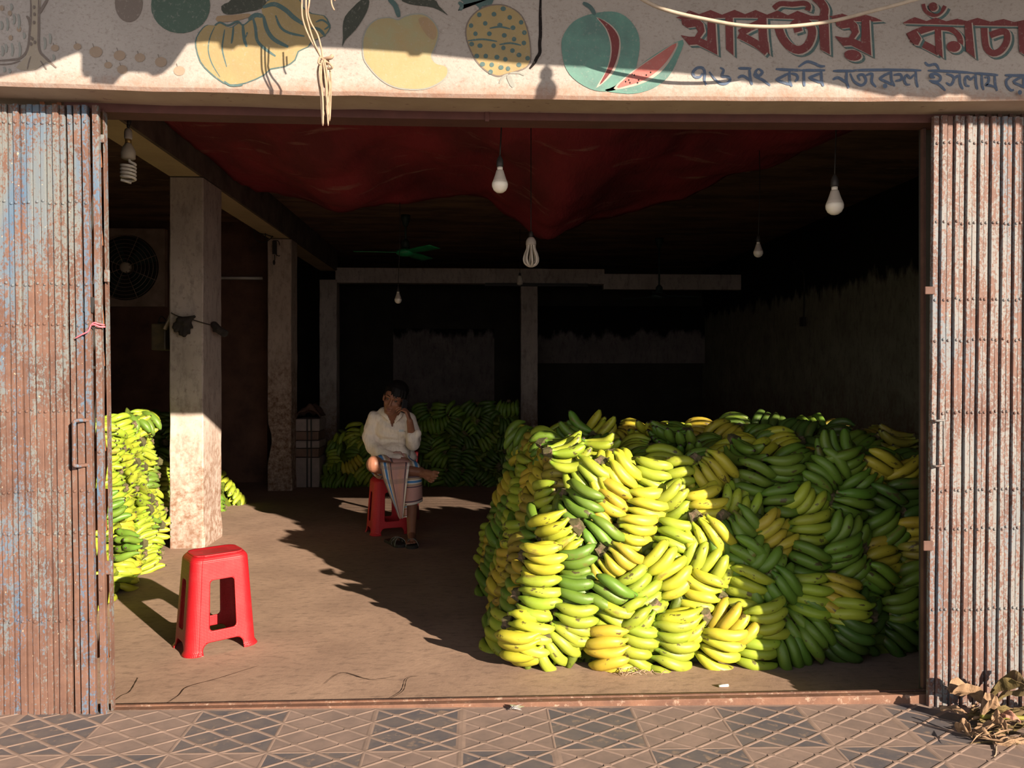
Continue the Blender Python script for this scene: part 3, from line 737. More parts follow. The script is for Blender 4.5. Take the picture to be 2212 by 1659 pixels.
for pts in ([(-10,1068),(320,1072),(640,1078)], [(180,1075),(182,1220),(232,1322)], [(-10,1210),(80,1150),(180,1105)], [(0,1210),(100,1250),(200,1300)], [(215,1150),(320,1140),(335,1215),(240,1240)], [(470,1290),(410,1290),(378,1215),(420,1150),(470,1195),(530,1140)], [(555,1080),(560,1240),(588,1338)],
            [(695,950),(750,1000),(860,985),(915,1075)], [(740,1080),(920,1085),(1200,1100),(1440,1118)], [(850,1185),(790,1180),(790,1140),(870,1130),(935,1180),(900,1245),(760,1235)], [(790,1255),(900,1285),(1010,1388)], [(1020,1130),(1110,1160),(1140,1215),(1090,1300),(1020,1265)], [(1130,1205),(1215,1150)],
            [(1225,1105),(1232,1270),(1278,1368)], [(1380,1320),(1320,1300),(1310,1205),(1350,1170),(1390,1215),(1450,1165)], [(1472,1120),(1476,1280),(1502,1372)], [(1565,1130),(1570,1290),(1596,1378)], [(1440,1120),(1640,1135),(1818,1150)], [(1610,1190),(1670,1180),(1665,1260),(1630,1300),(1700,1310),(1780,1340)], [(1762,1140),(1772,1300),(1802,1392)],
            [(1920,1150),(2080,1155),(2230,1150)], [(2030,1165),(1945,1225),(1950,1310),(2010,1380),(2060,1375)], [(2040,1255),(2120,1205),(2215,1165)], [(2050,1265),(2140,1300),(2230,1345)], [(2205,1150),(2210,1340)]):
    thin(pts, C2, 42)
for q, r in (((85, 1315), 36), ((2150, 1415), 34), ((800, 1165), 34)): shape(pin(ell(*q, r, r*1.1, 10), C2), 1, blue)
obj('blue_lettering', blue, PM['blue'], sign)

# ---------------------------------------------------------------- strings and cable in front of the fascia
m_twine = M('dry_banana_fibre', (.34, .25, .18), (.25, .17, .12), 40, rough=.9)
t_ = thing('string_bunch', atY(703, 130, 2.47), 'bunch of dry fibre strings knotted and hanging in front of the sign', 'string')
b = MB(); Y = 2.47
for pts in ([(654,-60),(652,15),(655,45),(668,80),(684,108),(697,130)], [(662,-60),(661,20),(667,55),(680,95),(696,128)], [(672,-60),(668,5),(665,25),(672,50),(686,75),(694,105),(698,132)]):
    b.tube(spline([atY(u, v, Y + .006*i) for i, (u, v) in enumerate(pts)], 5), .0028, 6)
obj('string', b, m_twine, t_, smooth=True)
b = MB()
for i in range(15):
    u0, du = 697 + random.uniform(-5, 8), random.uniform(-10, 10)
    v1 = random.choice([190, 205, 215, 225, 236, 250, 262, 272]); yy = Y + random.uniform(-.015, .015)
    b.tube(spline([atY(u0, 130, yy), atY(u0 + du, 155, yy - .01), atY(702 + du + random.uniform(-4, 4), (155+v1)/2, yy), atY(703 + du*.7 + random.uniform(-4, 4), v1, yy + .004)], 6), [.0030]*18 + [.0012], 5)
b.tube(spline([atY(698, 128, Y), atY(708, 126, Y-.01), atY(715, 124, Y-.014), atY(718, 120, Y-.012)], 4), .006, 7)
b.ball(atY(702, 133, Y), (.014, .012, .012), 10, 7)
b.tube(spline([atY(700, 135, Y), atY(712, 138, Y-.02), atY(718, 146, Y-.02), atY(708, 148, Y-.01), atY(700, 140, Y)], 5), .0035, 6)
b.tube(spline([atY(700, 132, Y), atY(692, 124, Y-.02), atY(688, 136, Y-.03), atY(698, 142, Y-.01)], 5), .0035, 6)
obj('fringe', b, m_twine, t_, smooth=True)
b = MB()
b.tube(spline([atY(714, -30, 2.45), atY(716, 6, 2.45), atY(722, 22, 2.45)], 5), .0026, 6); b.tube(spline([atY(722, -20, 2.45), atY(723, 2, 2.45)], 4), .0026, 6)
single('string', b, m_twine, 'short loose string end hanging at the top beside the string bunch', 'string', smooth=True)
b = MB()
pts = [(1330,-45),(1390,0),(1450,25),(1540,45),(1600,55),(1660,58),(1720,56),(1800,45),(1880,25),(1960,4),(2040,-20)]
b.tube(spline([atY(u, v, 2.47) for i, (u, v) in enumerate(pts)], 6), .0062, 10)
single('power_cable', b, M('cream_cable', (.36, .31, .25), (.28, .23, .18), 20, rough=.6), 'cream power cable sagging across the red lettering', 'cable', smooth=True)
# tin awning over the fascia, its ragged lower cloth edge shades the sign
edge = [(-300,190),(-120,150),(-40,176),(0,168),(30,160),(80,152),(105,140),(140,124),(170,113),(185,125),(176,152),(180,165),(190,168),(205,160),(222,138),(228,140),(196,180),(245,184),(262,164),(278,155),(318,157),(330,165),(350,160),(372,142),(405,95),(450,91),(472,93),(476,106),(504,108),(512,100),(540,100),(600,107),(615,107),(640,100),(735,104),(878,114),(884,122),(905,122),(911,116),(1106,137),(1280,146),(1470,158),(1560,168),(1640,182),(1700,178),(1770,178),(1840,192),(1930,210),(1945,204),(1960,210),(2020,213),(2050,203),(2065,206),(2080,204),(2100,214),(2300,216),(2700,220)]
b = MB(); low = []
for u, v in edge:
    q = atY(u, v, FY); low.append(q - SUN * ((1.0) / SUN.y))
for i in range(len(low)): b.v += [low[i], Vector((low[i].x, low[i].y, 3.15))]
for i in range(len(low) - 1): b.f.append((2*i, 2*i+2, 2*i+3, 2*i+1)); b.mi.append(0)
aw = thing('awning', (0.6, 1.71, 2.9), 'tin awning with a ragged cloth edge over the shop front', 'awning')
obj('valance', b, M('sacking', (.20, .15, .11), (.15, .11, .08), 20, rough=.95), aw, thick=.003)
b = MB(); xa, xb = low[0].x, low[-1].x
b.add([(xa, 1.70, 3.14), (xb, 1.70, 3.14), (xb, FY - .001, 3.42), (xa, FY - .001, 3.42)], [(0, 1, 2, 3)])
obj('tin_sheet', b, M('dull_tin', (.32, .30, .29), (.22, .19, .17), 6, rough=.6, metal=.3), aw, thick=.004)
# lamp hanging from the awning edge, it throws the small figure of shade beside the melon
c = atY(1180, 178, FY) - SUN * (0.92 / SUN.y)
t_ = thing('bulb', c, 'bulb on a short cord hanging from the front edge of the awning', 'bulb')
b = MB(); b.lathe([(.004, -.075), (.022, -.07), (.03, -.045), (.03, -.02), (.022, .0), (.014, .012)], c, 18); obj('globe', b, M('dusty_glass_globe', (.75, .70, .62), rough=.3), t_, smooth=True)
b = MB(); b.lathe([(.014, .012), (.02, .02), (.018, .04), (.008, .055)], c, 14); b.tube([c + Vector((0, 0, .05)), c + Vector((.0, .0, .30))], .004, 6); obj('holder', b, M('black_holder', (.03, .03, .03), rough=.5), t_, smooth=True)
# brick pier beside the shop, only its shade falls on the right gate
b = MB(); b.box((2.68, 2.10, -.1), (2.95, 2.30, 2.68)); struct('pillar', b, M('pier_plaster', (.4, .33, .28), (.33, .27, .23), 5, rough=.9), 'plaster pier of the neighbouring shop')
# ---------------------------------------------------------------- bananas: every hand is a thing, its fingers and crown are parts
def banana_mat():
    t = NT('banana_skin')
    oi = t.new('ShaderNodeObjectInfo'); ob = t.obj()
    off = t.new('ShaderNodeVectorMath', operation='ADD')
    rv = t.new('ShaderNodeCombineXYZ')
    for i in range(3): t.l.new(t.math('MULTIPLY', oi.outputs['Random'], 37.0 + 11*i), rv.inputs[i])
    t.l.new(ob, off.inputs[0]); t.l.new(rv.outputs[0], off.inputs[1]); v = off.outputs[0]
    uvn = t.new('ShaderNodeUVMap'); uvn.uv_map = 'UVMap'
    su = t.new('ShaderNodeSeparateXYZ'); t.l.new(uvn.outputs[0], su.inputs[0]); V = su.outputs['Y']
    base = oi.outputs['Color']
    hsv = t.new('ShaderNodeHueSaturation'); t.l.new(base, hsv.inputs['Color'])
    t.l.new(t.math('ADD', t.math('MULTIPLY', oi.outputs['Random'], .026), .487), hsv.inputs['Hue'])
    t.l.new(t.math('ADD', t.math('MULTIPLY', t.noise(v, 9, 2), .5), .75), hsv.inputs['Value'])
    c = hsv.outputs[0]
    # greener towards stalk and tip, as the fruit ripens from the middle
    g = t.new('ShaderNodeMix', data_type='RGBA', blend_type='MULTIPLY'); g.inputs[0].default_value = 1
    t.l.new(c, g.inputs[6]); g.inputs[7].default_value = (.62, .88, .7, 1)
    ends = t.math('MULTIPLY', t.math('ABSOLUTE', t.math('ADD', V, -.55)), 2.0)
    c = t.mix(t.ramp(t.math('ADD', ends, t.math('MULTIPLY', t.noise(v, 14, 3), .5)), .75, 1.25), c, g.outputs[2])
    # bruises and flecks
    m1 = t.ramp(t.noise(t.mapv(v, (.55, 1, 1)), 34, 3, .55), .635, .675, 0, .85)
    c = t.mix(m1, c, (.055, .035, .018))
    m2 = t.ramp(t.noise(t.mapv(v, (.35, 1, 1)), 17, 4, .6), .62, .70, 0, .6)
    c = t.mix(m2, c, (.16, .10, .035))
    c = t.mix(t.ramp(V, .955, .975), c, (.03, .022, .015))
    c = t.mix(t.ramp(V, .07, .0), c, (.20, .15, .07))
    t.col(c); t.bump(t.noise(v, 60, 3), .12, .003)
    return t.set(.46, 0, .38)
m_banana = banana_mat()
m_crown = M('cut_crown', (.08, .075, .03), (.045, .045, .02), 40, rough=.9, bump=.3, space='obj', c3=(.17, .115, .08), scale3=18, lo3=.55, hi3=.66)

def finger_mesh(L, r, a0, a1, n=9, seed=0):
    rr = random.Random(seed); pts, rad = [], []; N = 13; x = z = 0
    prof = [.0085, .0090, .012, .0175, .0222, .0242, .0250, .0250, .0245, .0228, .0185, .0105, .0062]
    tt = [0, .06, .12, .19, .28, .38, .48, .58, .68, .78, .88, .955, 1.0]
    last = 0
    for i in range(N):
        th = a0 + (a1 - a0) * (tt[i] ** 1.05)
        ds = (tt[i] - last) * L; last = tt[i]
        x += math.cos(th) * ds; z += math.sin(th) * ds
        pts.append((x, .004*math.sin(i*.8 + seed), z)); rad.append(prof[i] * r / .025)
    b = MB(); b.tube(pts, rad, n, True, 0, True, lambda a: 1 + .085*math.cos(5*a + seed))
    return mesh_of(b, 'banana', m_banana, True)
FING = [finger_mesh(.215, .0250, R(-32), R(50), seed=1), finger_mesh(.22, .0252, R(-38), R(60), seed=2), finger_mesh(.20, .0262, R(-26), R(48), seed=3), finger_mesh(.19, .0245, R(-44), R(64), seed=4), finger_mesh(.165, .0235, R(-18), R(30), seed=5)]
def crown_mesh(w, seed):
    rr = random.Random(seed); b = MB()
    b.grid(lambda u, v: ((-.026 + .040*v) + .003*math.sin(9*u*6.28), (w*(.55 + .45*v))*math.cos(2*math.pi*u)*(1 + .08*math.sin(5*6.28*u + seed)), (.016 + .008*v)*math.sin(2*math.pi*u) + .004*math.sin(3*6.28*u)), 14, 3, uv=False, closed=True)
    b.f.append(tuple(reversed(range(14)))); b.mi.append(0); b.f.append(tuple(42 + j for j in range(14))); b.mi.append(0)
    return mesh_of(b, 'crown', m_crown, False)
CROWN = [crown_mesh(.036, 1), crown_mesh(.045, 2)]
HANDS = []
def hand_layout(n_out, n_in, seed, yaw=6.0, pitch=.033):
    rr = random.Random(seed); out = []
    for i in range(n_out):
        k = i - (n_out - 1)/2
        m = Matrix.Translation((-.004*k*k + rr.uniform(-.004, .004), k*pitch, rr.uniform(-.005, .005))) @ Matrix.Rotation(R(yaw*k + rr.uniform(-3, 3)), 4, 'Z') @ Matrix.Rotation(R(rr.uniform(-7, 5)), 4, 'Y') @ Matrix.Rotation(R(rr.uniform(-9, 9) + 2.5*k), 4, 'X')
        out.append((rr.choice(FING[:4]), m))
    for i in range(n_in):
        k = i - (n_in - 1)/2
        m = Matrix.Translation((-.008, k*pitch*1.12, .036)) @ Matrix.Rotation(R(yaw*1.1*k + rr.uniform(-5, 5)), 4, 'Z') @ Matrix.Rotation(R(rr.uniform(-16, -2)), 4, 'Y')
        out.append((rr.choice(FING[1:]), m))
    return out
LAYOUTS = [hand_layout(5, 3, 11), hand_layout(4, 3, 12), hand_layout(5, 4, 13, 7.5), hand_layout(6, 3, 14, 5), hand_layout(4, 2, 15, 9, .036), hand_layout(5, 2, 16, 4.0, .036)]
SMALL = [hand_layout(5, 0, 21, 6), hand_layout(4, 0, 22, 8), hand_layout(6, 0, 23, 5)]
def template(lay, cr):
    root = bpy.data.objects.new('banana_hand', None); root.empty_display_size = .05
    kids = []
    for me, m in lay:
        o = bpy.data.objects.new('banana', me); o.matrix_local = m; kids.append(o)
    c = bpy.data.objects.new('crown', cr); c.matrix_local = Matrix.Translation((-.012, 0, .026)); kids.append(c)
    return root, kids
TEMPL = [template(l_, CROWN[i % 2]) for i, l_ in enumerate(LAYOUTS)]
TSMALL = [template(l_, CROWN[i % 2]) for i, l_ in enumerate(SMALL)]
PAL = dict(Y=(.40, .395, .032), L=(.25, .315, .028), G=(.105, .185, .022), D=(.055, .105, .018), O=(.37, .305, .03), B=(.24, .20, .03))
CNAME = dict(Y='yellow', L='yellow-green', G='green', D='dark green', O='golden', B='brownish')
NHAND = [0]
def put_hand(P, n, up, phi, key, label, group, cat='bananas', small=False, flip=False, sc=1.08, out=0.0, rr=random, roll=0.0, dip=0.0):
    """P on the pile's face, n outward, up along the face; phi turns the hand in the face"""
    n = Vector(n).normalized(); up = Vector(up); up = (up - n*up.dot(n)).normalized(); h = up.cross(n)      # h: to the viewer's right-hand side of the face
    n0 = n
    if roll: n, up = (n*math.cos(roll) - up*math.sin(roll)), (up*math.cos(roll) + n*math.sin(roll))
    z = -n; y = (up*math.cos(phi) + h*math.sin(phi)).normalized()
    x = y.cross(z)
    if flip:
        z, x = n, y.cross(n)
    if dip: x, z = x*math.cos(dip) - z*math.sin(dip), z*math.cos(dip) + x*math.sin(dip)
    m3 = Matrix((x, y, z)).transposed() * sc
    org = Vector(P) - x*.10*sc + n0*(out - (.035 if not flip else .0))
    root0, kids = (TSMALL if small else TEMPL)[rr.randrange(len(TSMALL if small else TEMPL))]
    r_ = root0.copy(); COL.objects.link(r_)
    r_.matrix_world = Matrix.Translation(org) @ m3.to_4x4()
    base = PAL[key]
    bf = rr.uniform(.88, 1.1); j = tuple(c * bf * rr.uniform(.96, 1.04) for c in base)
    for k in kids:
        c = k.copy(); COL.objects.link(c); c.parent = r_
        f = rr.uniform(.95, 1.04); c.color = (j[0]*f, j[1], j[2]*f, 1)
    tag(r_, label, cat, group); NHAND[0] += 1
    return r_
ORD = ['first','second','third','fourth','fifth','sixth','seventh','eighth','ninth','tenth','eleventh','twelfth','thirteenth']
ROWN = ['bottom', 'second up', 'third up', 'fourth up', 'fifth up', 'sixth up', 'seventh up', 'eighth up', 'ninth up']

# --- the tall pile at the right of the opening
rg = random.Random(5)
NC, NR = 12, 7
cols = ['YYLYYGL', 'LLGGGOY', 'OLGOYYL', 'LLLYLLL', 'LYYLYYO', 'YOLGGLG', 'LLGGOGG', 'GGLGLLG', 'DLOGGGG', 'DDGOGDO', 'DGGBODO', 'DGGBOBO']
def front_pt(c, f):
    bx = .14 + c*.188; tx = .53 + c*.165
    y0 = 3.40 + (.03 if c > 6 else 0) + (.10 if c > 8 else 0)
    y1 = 3.76
    bulge = -.05*math.sin(f*math.pi)
    return Vector((bx + (tx - bx)*f, y0 + (y1 - y0)*f**1.2 + bulge, .87*f))
for c in range(NC):
    sway = rg.uniform(-.25, .25)
    for r in range(NR):
        f = (r + .5)/NR
        P = front_pt(c, f) + Vector((rg.uniform(-.018, .018) + .03*math.sin(r*1.3 + c), rg.uniform(-.015, .015), rg.uniform(-.012, .012)))
        n = Vector((-.12 + .22*math.sin(c*2.1 + r) + (-.35 if c == 0 else 0), -1, .30))
        q = rg.random()
        phi = rg.gauss(R(180), R(24)) + R(12) if q < .62 else rg.gauss(0, R(24)) - R(10) if q < .86 else R(180) + rg.choice((-1, 1)) * R(rg.uniform(35, 65))
        if r == 0: P.z += .035
        key = cols[c][r]
        lab = f"{CNAME[key]} banana hand, {ROWN[r]} in the {ORD[c]} stack from the front pile's corner"
        put_hand(P, n, (sway*.3, .3, 1), phi, key, lab, 'hands of bananas on the front pile', out=rg.uniform(-.01, .03), rr=rg, roll=R(rg.uniform(8, 36)), dip=R(rg.uniform(6, 18)))
# stray hands on the floor at the pile's foot, partly in shade
# --- its left flank, seen at a sharp angle
def side_pt(s, f):
    b0, b1 = Vector((.06, 3.50, 0)), Vector((.05, 5.3, 0)); t0, t1 = Vector((.44, 3.82, .88)), Vector((.24, 4.95, .93))
    lo, hi = b0.lerp(b1, s), t0.lerp(t1, s)
    return lo.lerp(hi, f) + Vector((-.05*math.sin(f*math.pi), 0, 0))
sk = ['LBGL', 'GLBG', 'LGLB', 'BLGL', 'GBLG', 'LLGL', 'GGLY']
for c in range(6):
    for r in range(7):
        f = (r + .5)/7
        key = rg.choice('LLGBGO')
        P = side_pt((c + .5)/6, f) + Vector((rg.uniform(-.02, .02), rg.uniform(-.02, .02), rg.uniform(-.01, .01)))
        if r == 0: P.z += .03
        lab = f"{CNAME[key]} banana hand on the front pile's left flank, {ROWN[r]}, {ORD[c]} back"
        put_hand(P, (-1, -.45 + rg.uniform(-.2, .2), .35), (.2, 0, 1), rg.uniform(-.5, .5) + (math.pi if rg.random() < .5 else 0), key, lab, 'hands of bananas on the front pile', rr=rg)
# --- its top
def top_z(x, y):
    return .885 + .05*max(0, min(1, (y-3.9)/1.0)) + .10*math.exp(-((x-1.9)**2/.35 + (y-4.85)**2/.18)) - .05*math.exp(-((x-2.6)**2/.1))
tk = [['L','Y','L','G','G','G','G','G','D','G','O'], ['G','L','G','G','Y','Y','O','G','Y','G','B'], ['G','G','L','G','G','Y','Y','D','G','B','O'], ['L','G','O','Y','G','O','G','D','D','G','O'], ['G','L','Y','O','L','O','G','D','G','B','B']]
for r in range(5):
    for c in range(11):
        y = 3.88 + r*.24 + rg.uniform(-.03, .03); x = .50 - .05*r + c*.225 + rg.uniform(-.03, .03)
        key = tk[r][c]
        lab = f"{CNAME[key]} banana hand atop the front pile, {ORD[r]} row back, {ORD[c]} across"
        tilt = Vector((rg.uniform(-.45, .25), -.35 + rg.uniform(-.4, .2), 1))
        put_hand((x, y, top_z(x, y)), tilt, (rg.uniform(-1, 1), 1, 0), rg.uniform(-.9, .9) + (math.pi if rg.random() < .4 else 0), key, lab, 'hands of bananas on the front pile', out=.02, flip=rg.random() < .22, rr=rg)

# --- the pile behind the left gate
lk = ['LLYLL', 'LYLLG', 'LLLYL']
def left_pt(s, f):
    A, B_, C_, D_ = Vector((-2.10, 4.28, 0)), Vector((-2.04, 4.70, 0)), Vector((-2.16, 5.25, 0)), Vector((-2.30, 5.82, 0))
    P = spline([A, B_, C_, D_], 8); q = P[min(len(P)-1, int(s*(len(P)-1) + .5))]
    return q + Vector((-.06 - .18*f*(1-s) - .06*f, .02, 1.0*f))
for c in range(7):
    for r in range(9):
        f = (r + .5)/9; s = (c + .5)/7
        key = rg.choice('LLLLYLGYL') if f < .5 else rg.choice('LLLGLL')
        P = left_pt(s, f) + Vector((rg.uniform(-.025, .025), rg.uniform(-.03, .03), rg.uniform(-.012, .012)))
        if r == 0: P.z += .03
        crown_out = rg.random() < .35
        lab = f"{CNAME[key]} banana hand behind the left gate, {ROWN[r]}, {ORD[c]} column back"
        put_hand(P, (1, -.55 + rg.uniform(-.3, .3), .22), (0, 0, 1), rg.uniform(-.45, .45) + (math.pi if rg.random() < .5 else 0) , key, lab, 'hands of bananas in the pile by the left gate', sc=.92, flip=crown_out, rr=rg)
for i in range(6):
    x, y = -2.35 - .1*(i % 2), 4.5 + .25*i
    put_hand((x, y, 1.0), (.3, -.3, 1), (0, 1, 0), rg.uniform(-3, 3), rg.choice('LGL'), f"banana hand on top of the left gate's pile, {ORD[i]} from the front", 'hands of bananas in the pile by the left gate', rr=rg)
# --- the sloping heap behind the nearest pillar
i = 0
for r in range(6):
    for c in range(5):
        f = (r + .4)/6; a = R(-62 + 34*c)
        rad = .98*(1 - .72*f)
        P = Vector((-3.28 + rad*math.cos(a), 7.72 + .75*rad*math.sin(a), .03 + .90*f))
        key = rg.choice('LLGG') if r < 3 else rg.choice('GGDG')
        lab = f"{CNAME[key]} banana hand in the heap behind the nearest pillar, {ROWN[r]}, {ORD[c]} around"
        put_hand(P, (math.cos(a), math.sin(a), .7), (0, 0, 1), rg.uniform(-.6, .6) + (math.pi if rg.random() < .5 else 0), key, lab, 'hands of bananas in the heap behind the pillar', rr=rg)
# --- the low heap along the rear, behind the seated man
def rear_h(x): return .62 + .30*max(0, min(1, (x + 1.1)/.5)) if x > -1.2 else .45 + .2*max(0, min(1, (x + 1.85)/.4))
for c in range(11):
    for r in range(5):
        x = -1.66 + c*.20 + rg.uniform(-.03, .03); f = (r + .5)/5; h = rear_h(x)
        key = ('O' if c < 2 and r in (1, 3, 4) and rg.random() < .6 else rg.choice('LG') if c < 3 else rg.choice('GDDG'))
        P = Vector((x, 8.80 + .42*f + rg.uniform(-.02, .02), .04 + h*f))
        lab = f"{CNAME[key]} banana hand in the dim heap behind the man, {ROWN[r]}, {ORD[c]} along"
        put_hand(P, (rg.uniform(-.3, .3) - (.6 if c == 0 else 0), -1, .5), (0, 0, 1), rg.uniform(0, 6.28), key, lab, 'hands of bananas in the rear heap', small=True, rr=rg)

# --- what fills the heaps behind the outer hands: nobody could count it
def heap(name, hull, fingers, label, seed, loc):
    """hull: closed loft of rings (lists of points, bottom to top); fingers: places on the faces where single bananas show in the gaps"""
    rr = random.Random(seed); b = MB(); n = len(hull[0])
    for ring in hull: b.v += [Vector(p) for p in ring]
    for i in range(len(hull) - 1):
        for j in range(n): b.f.append((i*n + j, i*n + (j+1) % n, (i+1)*n + (j+1) % n, (i+1)*n + j)); b.mi.append(0)
    b.f.append(tuple((len(hull)-1)*n + j for j in range(n))); b.mi.append(0)
    base = len(b.v)
    for P, nn in fingers:
        nn = Vector(nn).normalized(); t = Vector((rr.uniform(-1, 1), rr.uniform(-1, 1), rr.uniform(-.5, .5))); t = (t - nn*t.dot(nn)).normalized(); Lh = .09
        pts = [Vector(P) + t*(Lh*s) + nn*(-.018*s*s) for s in (-1, -.8, -.4, 0, .4, .8, 1)]
        b.tube(pts, [.006, .014, .024, .026, .024, .015, .006], 6, True, 0)
    o = single(name, b, m_fill, label, 'bananas', smooth=True); o['kind'] = 'stuff'
    return o
m_fill = M('banana_fill', (.12, .16, .018), (.06, .09, .012), 14, rough=.5, c3=(.02, .02, .01), scale3=50, lo3=.6, hi3=.68)
D_ = Vector
rr = random.Random(3)
fr = [front_pt(c, f) for c in (0, 4, 8, 11) for f in (0,)]
inn = .085
h0 = [D_((.20, 3.53, 0)), D_((1.4, 3.50, 0)), D_((2.35, 3.62, 0)), D_((3.15, 3.75, 0)), D_((3.2, 5.3, 0)), D_((.18, 5.2, 0))]
h1 = [D_((.40, 3.72, .45)), D_((1.45, 3.68, .45)), D_((2.38, 3.76, .45)), D_((3.12, 3.85, .45)), D_((3.15, 5.2, .45)), D_((.28, 5.05, .45))]
h2 = [D_((.60, 3.90, .80)), D_((1.5, 3.86, .80)), D_((2.4, 3.88, .80)), D_((3.08, 3.92, .78)), D_((3.1, 5.0, .84)), D_((.42, 4.85, .82))]
fg = []
for _ in range(260):
    c, f = rr.uniform(0, 11.5), rr.uniform(.03, .98); fg.append((front_pt(c, f) + D_((0, .065, -.01)), (0, -1, .3)))
for _ in range(110): fg.append((side_pt(rr.random(), rr.uniform(.03, 1)) + D_((.07, 0, 0)), (-1, -.3, .35)))
for _ in range(110):
    x, y = rr.uniform(.5, 2.9), rr.uniform(3.85, 4.95); fg.append((D_((x, y, top_z(x, y) - .06)), (0, -.2, 1)))
heap('banana_heap', [h0, h1, h2], fg, 'loose bananas filling the inside of the tall front pile', 1, None)
fg = [(left_pt(rr.random(), rr.uniform(.02, 1)) + D_((-.07, 0, 0)), (1, -.4, .2)) for _ in range(200)]
h0 = [D_((-2.20, 4.25, 0)), D_((-2.16, 4.7, 0)), D_((-2.28, 5.25, 0)), D_((-2.42, 5.80, 0)), D_((-4.2, 5.85, 0)), D_((-4.2, 4.2, 0))]
h1 = [D_((-2.50, 4.32, .93)), D_((-2.44, 4.75, .93)), D_((-2.46, 5.25, .94)), D_((-2.50, 5.76, .95)), D_((-4.1, 5.8, .95)), D_((-4.1, 4.3, .95))]
heap('banana_heap', [h0, h1], fg, 'loose bananas filling the pile behind the left gate', 2, None)
def cone(cx, cy, rx, ry, h, k=.28, n=14): return [[D_((cx + rx*s*math.cos(6.283*j/n), cy + ry*s*math.sin(6.283*j/n), z)) for j in range(n)] for s, z in ((1, 0), (1 - (1-k)*.5, h*.5), (k, h))]
fg = []
for _ in range(120):
    f, a = rr.random(), R(rr.uniform(-80, 95)); rad = .92*(1 - .72*f); fg.append((D_((-3.28 + rad*math.cos(a), 7.72 + .75*rad*math.sin(a), .02 + .88*f)), (math.cos(a), math.sin(a), .7)))
heap('banana_heap', cone(-3.28, 7.72, .86, .64, .84), fg, 'loose bananas filling the sloping heap behind the nearest pillar', 3, None)
fg = []
for _ in range(170):
    x, f = rr.uniform(-1.75, .5), rr.random(); fg.append((D_((x, 8.85 + .42*f, .02 + rear_h(x)*f)), (0, -1, .5)))
xs = [-1.78 + .19*i for i in range(13)]
fr_, bk_ = [D_((x, 8.90, 0)) for x in xs], [D_((x, 9.8, 0)) for x in reversed(xs)]
ft_, bt_ = [D_((x, 9.30, rear_h(x)*.93)) for x in xs], [D_((x, 9.7, rear_h(x)*.93)) for x in reversed(xs)]
heap('banana_heap', [fr_ + bk_, ft_ + bt_], fg, 'loose bananas filling the dim heap along the rear', 4, None)
# ---------------------------------------------------------------- red plastic stools
def stool_mat(name, c):
    t = NT(name); u = t.new('ShaderNodeUVMap'); u.uv_map = 'UVMap'
    w = t.new('ShaderNodeTexWave', wave_type='BANDS', bands_direction='X'); w.inputs['Scale'].default_value = 42; w.inputs['Distortion'].default_value = 0
    w2 = t.new('ShaderNodeTexWave', wave_type='BANDS', bands_direction='Y'); w2.inputs['Scale'].default_value = 42
    t.l.new(u.outputs[0], w.inputs[0]); t.l.new(u.outputs[0], w2.inputs[0])
    hgt = t.math('MULTIPLY', w.outputs['Fac'], w2.outputs['Fac'])
    t.col(t.mix(t.ramp(t.noise(t.pos(), 9, 5), .5, .75, 0, .35), c, tuple(x*.85 + .03 for x in c)))
    t.bump(hgt, .5, .002)
    return t.set(.42, 0, .35)
m_stool = stool_mat('red_plastic', (.31, .008, .013)); m_stool2 = stool_mat('dull_red_plastic', (.55, .025, .035))
